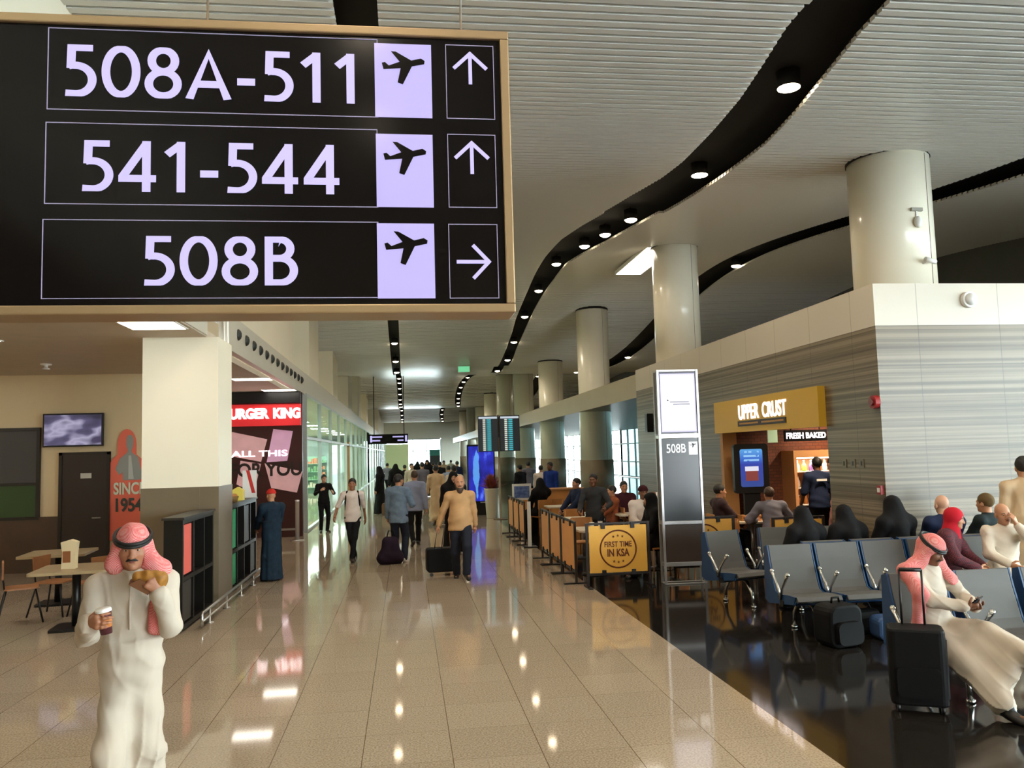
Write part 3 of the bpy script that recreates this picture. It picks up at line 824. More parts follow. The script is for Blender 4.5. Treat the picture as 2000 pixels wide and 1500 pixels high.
# air nozzle band
nb = thing('air_diffuser', 'long pale air diffuser band with a row of round nozzles over the burger counter', 'air diffuser', (LX, 13.2, 3.8))
pf = [(0, 0), (0, .59), (-.3, .59), (-.3, .5), (-.12, .45), (-.12, .08), (-.12, 0)]
n_ = len(pf); v = [(x, yy, z) for yy in (0, 10.2) for x, z in pf]
MB().add(v, [tuple(range(n_)), tuple(range(2 * n_ - 1, n_ - 1, -1))] + [(i, n_ + i, n_ + (i + 1) % n_, (i + 1) % n_) for i in range(n_)]).build('casing', M_BAND, nb)
MB().prism([(.0, -.42), (.12, -.42), (.3, .585), (-.1, .585)], -.03, .05, axis=0).build('end_bracket', M_BAND, nb, bevel=.02)
M_NOZ = mat('nozzle_dark', (34, 36, 32), .5)
for i in range(13):
    yy = .9 + i * .7
    z_ = .33
    MB().ball((-.01, yy, z_), (.075, .095, .10), n=14).build('nozzle', M_NOZ, nb)
# restaurant name and menu wall
def bz(px, py): p = on_y(px, py, BKY); return p[0], p[2]
xa, xb = -4.94, LX + .03
hb = thing('shop_sign', 'red illuminated burger restaurant sign reading BURGER KING', 'sign', ((xa + xb) / 2, BKY - .001, 2.9))
zc0, zc1 = bz(525, 832)[1], bz(525, 790)[1]
w_ = (xb - xa) / 2
M_RED = mat('lit_red', (200, 40, 44), .4, emit=.45)
MB().box((-w_, -.14, zc0 - 2.9), (w_, 0, zc1 - 2.9)).build('panel', M_RED, hb)
MB().box((-w_, -.2, zc1 - 2.9 + .02), (w_, 0, 3.79 - 2.9)).build('header', M_BLKP, hb)
x0, x1 = bz(430, 812)[0], bz(588, 812)[0]
wl = x1 - x0
for wd_, f0, f1 in (('BURGER', (438 - 430) / 158, (527 - 430) / 158), ('KING', (535 - 430) / 158, 1.0)):
    text('lettering', wd_, mat('lit_white_letters', (255, 246, 250), .4, emit=1.7), hb, wl * (f1 - f0), bz(525, 797)[1] - bz(525, 818)[1], frame_M((x0 + wl * (f0 + f1) / 2 - (xa + xb) / 2, -.141, bz(525, 808)[1] - 2.9), (1, 0, 0), (0, 0, 1)), .03, bold=.05)
mw = thing('menu_posters', 'tilted pale pink poster panels with big words FOR YOU on the maroon wall', 'poster', ((xa + xb) / 2, BKY - .001, 0))
M_PINK = mat('poster_pink', (214, 168, 170), .5, emit=.22, vary=.12, scale=3)
M_PINK2 = mat('poster_mauve', (206, 160, 190), .5, emit=.25, vary=.08, scale=3)
def flat(poly, m, name, e, par=mw):
    pts = [bz(*q) for q in poly]
    return MB().prism([(u - (xa + xb) / 2, v) for u, v in pts][::-1], -.02 - e, -.001, axis=1).build(name, m, par)
flat([(440, 841), (522, 858), (510, 902), (440, 889)], M_PINK, 'poster_panel', 0)
flat([(534, 838), (572, 842), (561, 900), (521, 903)], M_PINK2, 'poster_panel', .002)
flat([(470, 900), (510, 906), (496, 962), (462, 946)], M_PINK, 'poster_panel', 0)
flat([(517, 905), (591, 921), (580, 962), (530, 953)], M_PINK, 'poster_panel', .002)
text('lettering', 'ALL THIS', mat('lit_white_letters', (255, 246, 250)), mw, bz(562, 885)[0] - bz(452, 885)[0], .16, frame_M((bz(507, 886)[0] - (xa + xb) / 2, -.026, bz(507, 886)[1]), (1, 0, 0), (0, 0, 1)), .003, bold=.02)
text('lettering', 'FOR YOU', mat('dark_letters', (40, 26, 20), .5), mw, bz(588, 916)[0] - bz(448, 916)[0], .36, frame_M((bz(520, 917)[0] - (xa + xb) / 2, -.03, bz(520, 917)[1]), (1, 0, 0), (0, 0, 1)), .003, bold=.03)
# display counters beside the pillar
M_CBLK = mat('counter_black', (18, 17, 15), .35, spec=.4)
M_CGREY = mat('counter_grey', (50, 46, 40), .4, metal=.2)
def counter(y0, y1, label, cells, extra=None):
    t = thing('display_counter', label, 'counter', (-2.79, y0, 0))
    L = y1 - y0; H_ = 1.34
    c_ = MB()
    c_.box((-.11, 0, .04), (.11, .05, H_)).box((-.11, L - .05, .04), (.11, L, H_)).box((-.11, .05, .04), (-.08, L - .05, H_))
    for z in (.04, .6, H_ - .05): c_.box((-.08, .05, z), (.11, L - .05, z + .05))
    n = len(cells); st = L / n
    for i in range(1, n): c_.box((-.08, i * st - .02, .09), (.11, i * st + .02, H_ - .05))
    c_.box((-.09, .03, 0), (.07, L - .03, .04))
    c_.build('carcass', M_CBLK, t)
    for i, (lo_, hi_) in enumerate(cells):
        for z0, z1, m in ((.11, .58, lo_), (.67, H_ - .07, hi_)):
            if m is not None: MB().box((.02, i * st + .05, z0), (.09, (i + 1) * st - .05, z1)).build('back_panel', m, t)
    MB().box((-.13, -.02, H_), (.13, L + .02, H_ + .03)).build('worktop', M_CGREY, t)
    return t
M_SALM = mat('salmon_panel', (214, 96, 84), .4); M_GRN = mat('green_panel', (52, 142, 96), .4)
counter(10.4, 12.0, 'black shelf counter with a salmon panel, in front of the pillar', [(M_CGREY, M_SALM), (None, None), (None, None)])
counter(13.1, 15.3, 'black shelf counter with a green panel, behind the pillar', [(M_GRN, M_GRN), (None, None), (None, M_CGREY), (M_CGREY, None)])
# low guard rail
gr = thing('guard_rail', 'low steel guard rail along the foot of the counters', 'rail', (-2.5, 10.6, 0))
MB().tube([(0, 0, .03), (0, 0, .17), (0, .03, .19), (0, 4.6, .19)], .018).build('rail', M_STEEL, gr)
MB().tube([(0, 0, .09), (0, 4.6, .09)], .012).build('lower_rail', M_STEEL, gr)
for i in range(5): MB().lathe([(.05, 0), (.05, .01), (.014, .015), (.014, .18)], (0, .4 + i * 1.0, 0)).build('post', M_STEEL, gr)
# steel end post beside the robed customer
pq = on_z(581, 1056)
qp = thing('queue_post', 'slim silver queue post near the maroon wall', 'queue post', (pq[0], pq[1], 0))
MB().lathe([(.17, 0), (.17, .015), (.05, .03)]).build('base', M_STEEL, qp)
MB().lathe([(.05, .03), (.05, .95), (.055, .96), (.055, 1.0), (0, 1.01)]).build('post', M_ALU, qp)
MB().box((-.6, -.004, .26), (-.05, .004, .31)).build('belt', M_STEEL, qp)
# food on the counter
def on_counter(px, y): return (x_at(px, y, 1.4), y, 1.37)
c1 = on_counter(487, 14.2)
bx = thing('food_box', 'yellow carton on the counter behind the pillar', 'food box', (-2.79, 14.25, 1.37))
MB().box((-.09, -.09, 0), (.09, .09, .16)).build('carton', mat('yellow_carton', (226, 206, 92), .5), bx)
MB().prism([(-.1, .16), (.1, .16), (0, .22)], -.09, .09, axis=1).build('lid', mat('yellow_carton', (226, 206, 92)), bx)
b2 = thing('bread_basket', 'low basket of brown buns on the counter behind the pillar', 'basket', (-2.79, 13.7, 1.37))
MB().lathe([(.09, 0), (.12, .09), (.11, .09), (.085, .015), (0, .015)]).build('basket', mat('wicker', (112, 84, 40), .7, bump=.3, scale=40), b2)
bn = MB()
for i in range(6): bn.ball((.06 * math.cos(i * 1.05), .06 * math.sin(i * 1.05), .1), (.04, .04, .035))
bn.build('buns', mat('bun_brown', (168, 110, 50), .6), b2)
stn = on_counter(505, 15.0)
st_ = thing('counter_poster', 'small white and red standing poster at the end of the counter', 'poster', (-2.76, 15.1, 1.37))
MB().box((-.12, 0, 0), (.12, .02, .48)).build('board', M_WHITE, st_)
MB().prism([(-.06, .48), (.0, .48), (.1, .08), (.04, .08)], -.004, -.001, axis=1).build('red_stripe', mat('stripe_red', (196, 50, 46), .5), st_)

# ---- restaurant tables and chairs on the left
M_PLY = mat('plywood_tan', (150, 100, 62), .45, vary=.12, scale=6)
M_TTOP = mat('table_top_tan', (158, 138, 104), .35, vary=.08, scale=4)
def dining_table(px, py, label, size=.75):
    p = on_z(px, py, .75)
    t = thing('dining_table', label, 'table', (p[0], p[1], 0), rz=.12, group='burger restaurant tables')
    s2 = size / 2
    MB().rbox((-s2, -s2, .715), (s2, s2, .75), .05).build('table_top', M_TTOP, t)
    MB().tube([(0, 0, .03), (0, 0, .715)], .05, n=14).build('pedestal', M_BLKM, t)
    MB().rbox((-.26, -.26, 0), (.26, .26, .03), .04).build('base', M_BLKM, t)
    return t, p
t1, p1 = dining_table(150, 1108, 'square tan table with a paper bag on it', .9)
t2, p2 = dining_table(200, 1082, 'square dark-legged table behind the first restaurant table', .9)
t2.location = (p1[0] - 1.0, p1[1] + 2.0, 0)
def ply_chair():
    c = thing('restaurant_chair', 'chair', 'chair', (0, 0, 0), group='plywood restaurant chairs')
    MB().rbox((-.2, -.2, .44), (.2, .2, .46), .06).build('seat', M_PLY, c)
    bk = [(-.18, .80), (.18, .80), (.16, .58), (-.16, .58)]
    MB().prism(bk, .20, .222, axis=1).build('backrest', M_PLY, c)
    for sx in (-1, 1):
        MB().tube([(sx * .15, .19, .44), (sx * .15, .225, .72)], .011).build('back_post', M_BLKM, c)
        MB().tube([(sx * .15, -.16, .44), (sx * .21, -.25, 0)], .012).build('leg', M_BLKM, c)
        MB().tube([(sx * .15, .17, .44), (sx * .21, .27, 0)], .012).build('leg', M_BLKM, c)
    return c
ch = ply_chair()
cpos = [(40, 1215, 2.0, 'plywood chair nearest the camera at the left edge'), (108, 1200, 1.35, 'plywood chair drawn up to the table with the paper bag'), (205, 1120, -2.2, 'plywood chair on the far side of the table with the paper bag')]
for i, (px, py, rz, lab) in enumerate(cpos):
    p = on_z(px, py) if i < 2 else np.array([p1[0] - .1, p1[1] + .85, 0])
    if i == 0: ch.location = tuple(p); ch.rotation_euler = (0, 0, rz); ch['label'] = lab
    else: dup(ch, p, rz, lab)
pb_ = on_z(143, 1117, .75)
bag = thing('paper_bag', 'crumpled cream and brown paper bag standing on the restaurant table', 'paper bag', (p1[0] - .05, p1[1] - .1, .75))
MB().prism([(-.08, 0), (.08, 0), (.085, .2), (.1, .33), (.02, .36), (-.09, .33), (-.07, .2)], -.05, .05, axis=1).build('bag', mat('paper_cream', (214, 196, 158), .7, bump=.4, scale=20), bag)
MB().box((-.06, -.056, .08), (.03, -.051, .22)).build('label_print', mat('print_brown', (132, 80, 44), .6), bag)

# green exit sign under the ceiling dip, bright ceiling panel behind the columns
p = on_y(906, 721, 40.5)
es = thing('exit_sign', 'small green lit exit sign hanging under the ceiling', 'sign', tuple(p))
MB().box((-.3, 0, -.16), (.3, .06, .16)).build('housing', M_WHITE, es)
MB().box((-.28, -.006, -.14), (.28, -.001, .14)).build('face', mat('exit_green', (110, 200, 150), .4, emit=.8), es)
MB().tube([(0, .03, .16), (0, .03, ceil_z(40.5) - p[2] + .1)], .012).build('hanger', M_BLKM, es)
p = on_ceil(1257, 503)
bl_ = thing('panel_light', 'bright rectangular light panel in the ceiling beside the second column', 'ceiling light', (p[0], p[1], ceil_z(p[1]) - .12))
MB().box((-.42, -1.7, 0), (.42, 1.7, .1)).build('frame', M_WHITE, bl_)
MB().box((-.38, -1.65, -.006), (.38, 1.65, -.001)).build('diffuser', M_PANEL, bl_)
# ================================================================ CAFE BARRIERS AND BAKERY
M_YEL = mat('banner_yellow', (242, 184, 78), .5, vary=.04, scale=3)
M_ORG = mat('banner_orange', (216, 148, 78), .5, vary=.06, scale=3)
M_STAMP = mat('stamp_brown', (110, 50, 22), .6)
M_DFR = mat('barrier_frame', (40, 30, 26), .4, metal=.3)
def barrier(x, y, rz, w, label, m, stamp=False, h=.95, group='yellow cafe barrier panels'):
    t = thing('barrier_panel', label, 'barrier', (x, y, 0), rz=rz, group=group)
    f_ = MB(); h0 = .2
    for sx in (-1, 1): f_.box((sx * w / 2 - .018, -.018, 0), (sx * w / 2 + .018, .018, h))
    for z in (h0 - .03, h - .03): f_.box((-w / 2 + .018, -.014, z), (w / 2 - .018, .014, z + .03))
    f_.build('frame', M_DFR, t)
    p = MB().box((-w / 2 + .03, -.008, h0 + .01), (w / 2 - .03, .008, h - .045)).build('banner', m, t)
    for sx in (-1, 1):
        for z in (h - .06, h0): MB().box((sx * w * .24 - .03, -.03, z - .03), (sx * w * .24 + .03, .03, z + .05)).build('clip', M_BLKP, t)
        MB().box((sx * w / 2 - .03, -.19, 0), (sx * w / 2 + .03, .19, .02)).build('foot', M_BLKM, t)
    if stamp:
        zc = (h0 + h - .04) / 2; r = .275
        MB().tube([(r * math.cos(a), -.010, zc + r * math.sin(a)) for a in np.linspace(0, 2 * PI, 40, endpoint=False)], .012, closed=True, n=6).build('stamp_ring', M_STAMP, p)
        fm = lambda z: frame_M((0, -.011, zc + z), (1, 0, 0), (0, 0, 1))
        text('lettering', 'FIRST TIME', M_STAMP, p, .42, .085, fm(.07), .002, bold=.02)
        text('lettering', 'IN KSA', M_STAMP, p, .34, .115, fm(-.055), .002, bold=.03)
        st = MB()
        for sg in (-1, 1):
            for i in (-1, 0, 1):
                c_ = (i * .07, zc + sg * (.195 - abs(i) * .012))
                st.prism([(c_[0] + (.022 if j % 2 == 0 else .009) * math.sin(j * PI / 5), c_[1] + (.022 if j % 2 == 0 else .009) * math.cos(j * PI / 5)) for j in range(10)], -.013, -.0085, axis=1)
        st.build('star_pattern', M_STAMP, p)
    else:
        MB().box((-.2, -.010, .5), (.2, -.0085, .53)).build('print', M_STAMP, p)
    return t
def gx(px, d):
    u = (px - 1000) / F
    return d * (u * .9917 + .1283), d * (.9917 - .1283 * u)
a, b_ = gx(1139, 12.4), gx(1262, 12.4)
barrier((a[0] + b_[0]) / 2, a[1], 0, b_[0] - a[0], 'front yellow barrier with the round FIRST TIME IN KSA stamp beside the walkway', M_YEL, True)
sidel = ['nearest edge-on orange side barrier of the cafe, next to the front yellow one', 'second orange side barrier of the cafe from the front', 'third orange side barrier of the cafe, before the gap', 'orange side barrier just beyond the gap', 'next to last orange side barrier by the walkway', 'farthest orange side barrier by the desk sign']
for i, (d0, d1) in enumerate(((12.75, 13.85), (13.95, 14.95), (15.05, 15.95), (18.3, 19.1), (19.2, 20.1), (20.2, 21.1))):
    y0, y1 = d0 * .985, d1 * .985
    barrier(2.56, (y0 + y1) / 2, PI / 2, y1 - y0, sidel[i], M_ORG)
a, b_ = gx(1368, 12.9), gx(1431, 12.9)
barrier(b_[0] - .49, a[1] + .1, 0, .98, 'yellow barrier half hidden behind the gate totem', M_YEL, True)
a, b_ = gx(1494, 12.6), gx(1597, 12.6)
barrier((a[0] + b_[0]) / 2, a[1] - .1, 0, b_[0] - a[0], 'yellow stamped barrier by the bakery wall behind the grey seats', M_YEL, True)
# white barrier end post at the gap
pq = gx(1021, 17.9)
wp_ = thing('gate_post', 'slim white post at the gap in the side barriers', 'post', (2.6, 17.6, 0))
MB().box((-.035, -.035, .02), (.035, .035, .97)).build('post', M_WHITE, wp_)
MB().box((-.15, -.15, 0), (.15, .15, .02)).build('base', M_BLKM, wp_)

# ---- bakery shop front
SX_ = WX
sg = thing('shop_sign', 'mustard yellow illuminated bakery sign reading UPPER CRUST', 'sign', (SX_, (OPY0 + OPY1) / 2, 2.3))
hl = (OPY1 - OPY0) / 2
M_MUST = mat('mustard', (196, 152, 44), .45, emit=.10, vary=.05, scale=1)
MB().box((-.12, -hl, 0), (0.0, hl, .62)).build('panel', M_MUST, sg)
M_LWH = mat('lit_white_letters', (255, 246, 250))
fy = lambda y0, z: frame_M((-.121, y0, z), (0, -1, 0), (0, 0, 1))
text('lettering', 'UPPER', M_LWH, sg, .88, .27, fy(.435, .36), .012, bold=.012); text('lettering', 'CRUST', M_LWH, sg, .92, .27, fy(-.615, .36), .012, bold=.012)
pl_ = MB().box((-.135, -1.05, .1), (-.121, .92, .2)).build('brown_plate', mat('dark_letters', (40, 26, 20)), sg)
M_MPR = mat('mustard_print', (190, 130, 50), .5)
for y0_, y1_ in ((-.98, -.12), (.02, .84)): MB().box((-.138, y0_, .135), (-.1352, y1_, .165)).build('text_line', M_MPR, pl_)
# shop interior shell
M_BRICK = NT('brown_brick'); k = M_BRICK; P_, x_ = k.pos()
br = k.node('ShaderNodeTexBrick'); cv = k.node('ShaderNodeCombineXYZ'); k.link(k.math('ADD', x_[0], x_[1]), cv.inputs[0]); k.link(x_[2], cv.inputs[1]); k.link(cv.outputs[0], br.inputs['Vector'])
br.inputs['Scale'].default_value = 4.0; br.inputs['Color1'].default_value = (*lin((112, 58, 34)), 1); br.inputs['Color2'].default_value = (*lin((92, 46, 28)), 1); br.inputs['Mortar'].default_value = (*lin((64, 36, 24)), 1)
k.link(br.outputs[0], k.b.inputs['Base Color']); k.b.inputs['Roughness'].default_value = .6; M_BRICK = k.m
struct(MB().box((WX + .25, OPY1, 0), (12, OPY1 + .2, 3.2)).box((12, WY + .25, 0), (12.2, OPY1, 3.2)).build('wall_bakery', M_BRICK), 'brown brick inner wall of the bakery')
struct(MB().box((WX + .25, WY + .25, 3.1), (12.2, OPY1 + .2, 3.2)).build('ceiling_bakery', mat('bakery_ceiling', (70, 52, 40), .6)))
M_TANJ = mat('tan_jamb', (190, 138, 84), .5, vary=.05, scale=2)
struct(MB().box((WX - .02, OPY1 - .14, 0), (WX + .27, OPY1 - .001, 2.3)).build('trim_4', M_TANJ))
for i, (x, y) in enumerate(((7.4, 13.2), (8.6, 15.0))):  # spotlights added because the shop interior needs light
    c_ = thing('bakery_fill_light', ('added bakery ceiling spotlight nearer the entrance', 'added bakery ceiling spotlight over the display cabinet')[i], 'ceiling light', (x, y, 3.1))
    MB().lathe([(.09, 0), (.09, -.05), (0, -.05)]).build('housing', M_WHITE, c_)
    MB().lathe([(0, -.054), (.07, -.054), (.07, -.051)]).build('lens', M_LAMP, c_)
    l = bpy.data.lights.new('bakery_fill_lamp', 'SPOT'); l.energy = 320; l.color = (1, .78, .52); l.spot_size = 2.6; l.spot_blend = .6; l.shadow_soft_size = .08
    o = bpy.data.objects.new('lamp', l); COL.objects.link(o); o.parent = c_; o.location = (0, 0, -.07)
fbx = (x_at(1535, 15.4, 2.3), x_at(1612, 15.4, 2.3))
fb = thing('menu_sign', 'small white lit sign reading FRESH BAKED inside the bakery', 'sign', ((fbx[0] + fbx[1]) / 2, 15.4, 2.2))
MB().box((-(fbx[1] - fbx[0]) / 2 - .03, 0, -.1), ((fbx[1] - fbx[0]) / 2 + .03, .05, .12)).build('panel', M_BLKP, fb)
MB().tube([(-.3, .03, .12), (-.3, .03, .9)], .01).build('hanger', M_BLKM, fb); MB().tube([(.3, .03, .12), (.3, .03, .9)], .01).build('hanger', M_BLKM, fb)
text('lettering', 'FRESH BAKED', M_LWH, fb, fbx[1] - fbx[0], .12, frame_M((0, -.001, 0.01), (1, 0, 0), (0, 0, 1)), .01, bold=.03)
# poster stand
ya = 15.2
xa, xb = x_at(1446, ya, 1.6), x_at(1490, ya, 1.6); zt, zb = on_y(1468, 877, ya)[2], on_y(1468, 951, ya)[2]
k = NT('drink_poster'); tc = k.node('ShaderNodeTexCoord'); sx_ = k.node('ShaderNodeSeparateXYZ'); k.link(tc.outputs['Generated'], sx_.inputs[0])
dx = k.math('ABSOLUTE', k.math('SUBTRACT', sx_.outputs[0], .5)); nz = k.noise(tc.outputs['Generated'], 5, 3)
c0 = k.ramp(sx_.outputs[2], [(0, lin((36, 70, 140))), (.2, lin((30, 60, 150))), (.6, lin((24, 60, 170))), (.75, lin((50, 110, 210))), (1, lin((90, 170, 235)))])
cup = k.math('MULTIPLY', k.math('LESS_THAN', dx, .28), k.math('MULTIPLY', k.math('GREATER_THAN', sx_.outputs[2], .16), k.math('LESS_THAN', sx_.outputs[2], .42)))
foam = k.math('MULTIPLY', k.math('LESS_THAN', dx, .3), k.math('MULTIPLY', k.math('GREATER_THAN', sx_.outputs[2], .42), k.math('LESS_THAN', sx_.outputs[2], .54)))
txt = k.math('MULTIPLY', k.math('LESS_THAN', dx, .34), k.math('MULTIPLY', k.math('GREATER_THAN', sx_.outputs[2], .66), k.math('MULTIPLY', k.line(sx_.outputs[2], .11, .02, .05), k.math('GREATER_THAN', nz, .42))))
cc = k.mix(cup, c0, lin((130, 50, 40))); cc = k.mix(foam, cc, lin((230, 230, 245))); cc = k.mix(txt, cc, lin((150, 205, 250)))
k.link(cc, k.b.inputs['Emission Color']); k.b.inputs['Emission Strength'].default_value = .8; k.b.inputs['Base Color'].default_value = (.02, .02, .05, 1)
ps = thing('poster_stand', 'black poster stand with a glowing blue drink poster inside the bakery', 'poster stand', ((xa + xb) / 2, ya, 0))
w_ = (xb - xa) / 2
MB().rbox((-w_ - .12, 0, zb - .12), (w_ + .12, .1, zt + .1), .06, axis=1).build('casing', M_BLKP, ps)
MB().rbox((-w_, -.008, zb), (w_, -.001, zt), .04, axis=1).build('poster', k.m, ps)
MB().box((-.16, .02, .03), (.16, .1, zb - .12)).build('stem', M_BLKP, ps)
MB().box((-.4, -.2, 0), (.4, .3, .03)).build('base', M_BLKP, ps)
# display cabinet with bottles
yc = OPY1
xa, xb = x_at(1527, yc, 1.5), x_at(1618, yc, 1.5); zt = on_y(1560, 880, yc - .5)[2]
cab = thing('display_cabinet', 'tall lit bakery display cabinet with shelves of bottles', 'cabinet', ((xa + xb) / 2, yc - .001, 0))
w_ = (xb - xa) / 2; dp = .55
M_CAB = mat('cabinet_tan', (204, 150, 100), .5)
c_ = MB(); c_.box((-w_, -dp, 0), (-w_ + .06, 0, zt)).box((w_ - .06, -dp, 0), (w_, 0, zt)).box((-w_ + .06, -dp, zt - .14), (w_ - .06, 0, zt)).box((-w_ + .06, -.04, .1), (w_ - .06, 0, zt - .14)).box((-w_ + .06, -dp, 0), (w_ - .06, 0, .1))
c_.build('carcass', M_CAB, cab)
zs = [.85, 1.18, 1.5]
for z in zs: MB().box((-w_ + .06, -dp + .02, z - .02), (w_ - .06, -.04, z)).build('shelf', mat('shelf_white', (226, 220, 210), .4), cab)
MB().box((-w_ + .08, -dp + .03, zt - .165), (w_ - .08, -dp + .08, zt - .141)).build('light_strip', mat('cab_strip', (255, 240, 214), .4, emit=9.0), cab)
l = bpy.data.lights.new('cabinet_lamp', 'AREA'); l.energy = 14; l.shape = 'RECTANGLE'; l.size = w_ * 1.5; l.size_y = .05; l.color = (1, .85, .65)
o = bpy.data.objects.new('lamp', l); COL.objects.link(o); o.parent = cab; o.location = (0, -dp + .1, zt - .18)
MB().box((-w_ + .061, -dp - .012, .15), (w_ - .061, -dp, .78)).build('front_panel', mat('front_violet', (96, 96, 150), .4, vary=.1, scale=4), cab)
bt = None; cnt = 0
BC = [mat('bottle_white', (226, 214, 200), .3), mat('bottle_green', (120, 150, 70), .3), mat('bottle_purple', (90, 60, 110), .3), mat('bottle_amber', (176, 110, 50), .3)]
places = ['top', 'middle', 'lowest']
for si, z in enumerate(zs[::-1]):
    for i in range(6):
        m = BC[(i + si) % 4 if si == 0 else (0 if si == 1 else 3)]
        b_ = thing('bottle', '%s bottle from the left on the %s shelf of the bakery cabinet' % (ORD[i], places[si]), 'bottle', ((xa + xb) / 2 - w_ + .14 + i * (2 * w_ - .28) / 5, yc - dp + .16, z), group='bottles in the bakery cabinet')
        hb_ = .2 if si != 2 else .16
        MB().lathe([(.042, 0), (.045, .02), (.045, hb_ * .62), (.018, hb_ * .82), (.018, hb_), (0, hb_)], n=12).build('body', m, b_)
        MB().lathe([(.02, hb_), (.02, hb_ + .02), (0, hb_ + .02)], n=10).build('cap', M_WHITE, b_)
# wall devices
p = on_x(1713, 785, WX)
al = thing('fire_alarm', 'red round fire alarm high on the stone wall', 'fire alarm', (WX, p[1], p[2]))
MB().prism([(.09 * math.cos(a), .09 * math.sin(a)) for a in np.linspace(0, 2 * PI, 20, endpoint=False)], -.07, 0, axis=0).build('sounder', mat('alarm_red', (150, 34, 34), .4), al)
MB().prism([(.05 * math.cos(a), .05 * math.sin(a)) for a in np.linspace(0, 2 * PI, 16, endpoint=False)], -.1, -.07, axis=0).build('lens', mat('alarm_dark', (110, 20, 22), .3), al)
p = on_x(1723, 957, WX)
cp = thing('call_point', 'small red fire call point low on the stone wall', 'call point', (WX, p[1], p[2]))
MB().box((-.05, -.05, -.06), (0, .05, .06)).build('box', mat('alarm_red', (150, 34, 34)), cp)
MB().box((-.056, -.03, -.03), (-.05, .03, .03)).build('pane', M_WHITE, cp)
for i, px in enumerate((1650, 1667, 1684)):
    p = on_x(px, 905, WX)
    s_ = thing('wall_socket', ('wall socket nearest the bakery opening', 'middle wall socket of three on the stone wall', 'wall socket nearest the stone corner')[i], 'socket', (WX, p[1], p[2]), group='three sockets on the stone wall')
    MB().box((-.012, -.06, -.06), (0, .06, .06)).build('plate', mat('socket_grey', (118, 108, 92), .4, metal=.3), s_)
    MB().box((-.016, -.015, -.03), (-.012, .015, .03)).build('switch', M_BLKP, s_)
p = on_y(1890, 586, WY)
sn = thing('wall_sensor', 'white domed sensor on the bright white band of the end wall', 'sensor', (p[0], WY, p[2]))
MB().prism([(.11 * math.cos(a), .11 * math.sin(a)) for a in np.linspace(0, 2 * PI, 24, endpoint=False)], -.06, 0, axis=1).build('base', M_WHITE, sn)
MB().ball((0, -.06, 0), (.085, .07, .085), n=16).build('dome', M_WHITE, sn)
cx, cy = COLS[0][0], COLS[0][1]
def on_col(px, py):
    d = ray(px, py); o = np.array([0, 0, CAM_H])
    A = d[0] ** 2 + d[1] ** 2; B = -2 * (d[0] * cx + d[1] * cy); Cc = cx ** 2 + cy ** 2 - .36
    t = (-B - math.sqrt(max(0, B * B - 4 * A * Cc))) / (2 * A)
    return o + d * t
p = on_col(1803, 514)
n_ = Vector((p[0] - cx, p[1] - cy, 0)).normalized(); an = math.atan2(n_.y, n_.x)
cm = thing('security_camera', 'small white security camera low on the nearest round column', 'camera', tuple(p), rz=an)
MB().tube([(0, 0, 0), (.1, 0, .02)], .016).build('arm', M_WHITE, cm)
MB().tube([(.1, -.05, .04), (.1, .13, .0)], .035, n=12).build('body', M_WHITE, cm)
MB().tube([(.1, .125, .002), (.1, .14, -.002)], .028, n=12).build('lens', M_BLKP, cm)
p = on_col(1790, 432)
n_ = Vector((p[0] - cx, p[1] - cy, 0)).normalized(); an = math.atan2(n_.y, n_.x)
s2 = thing('column_sensor', 'white bracket sensor high on the nearest round column', 'sensor', tuple(p), rz=an)
MB().box((0, -.09, .15), (.04, .09, .2)).build('bracket', mat('bracket_grey', (150, 146, 136), .4), s2)
MB().box((0, -.012, .05), (.02, .012, .15)).build('cable_cover', M_WHITE, s2)
MB().ball((.04, 0, -.02), (.05, .06, .09), n=16).build('dome', M_WHITE, s2)

# ---- cafe furniture behind the barriers
M_CTOP = mat('cafe_table_white', (214, 206, 188), .3)
M_WOODC = mat('cafe_wood', (186, 128, 70), .45, vary=.1, scale=6)
def cafe_table(x, y, label, w=.7):
    t = thing('cafe_table', label, 'table', (x, y, 0), group='white cafe tables')
    MB().rbox((-w / 2, -w / 2, .72), (w / 2, w / 2, .75), .04).build('table_top', M_CTOP, t)
    MB().tube([(0, 0, .03), (0, 0, .72)], .035, n=12).build('pedestal', M_STEEL, t)
    MB().lathe([(.26, 0), (.26, .015), (.05, .03), (0, .03)]).build('base', M_BLKM, t)
    return t
def cafe_chair_proto():
    c = thing('cafe_chair', 'chair', 'chair', (0, 0, 0), group='wooden cafe chairs')
    MB().rbox((-.2, -.2, .44), (.2, .2, .465), .04).build('seat', M_WOODC, c)
    MB().rbox((-.2, .19, .62), (.2, .21, .86), .03, axis=1).build('backrest', M_WOODC, c)
    for sx in (-1, 1):
        MB().tube([(sx * .17, -.17, .44), (sx * .19, -.19, 0)], .014).build('leg', M_WOODC, c)
        MB().tube([(sx * .17, .2, .84), (sx * .17, .18, .44), (sx * .19, .21, 0)], .014).build('leg', M_WOODC, c)
    return c
CT = [(3.1, 13.45, 'white cafe table just behind the nearest side barriers'), (3.35, 15.6, 'white cafe table behind the third side barrier'), (4.25, 13.7, 'white cafe table behind the front yellow barrier'), (4.5, 16.2, 'white cafe table in the middle of the cafe'), (5.95, 13.75, 'white cafe table close to the bakery entrance'), (3.6, 19.2, 'white cafe table beyond the gap in the barriers')]
for x, y, lab in CT: cafe_table(x, y, lab)
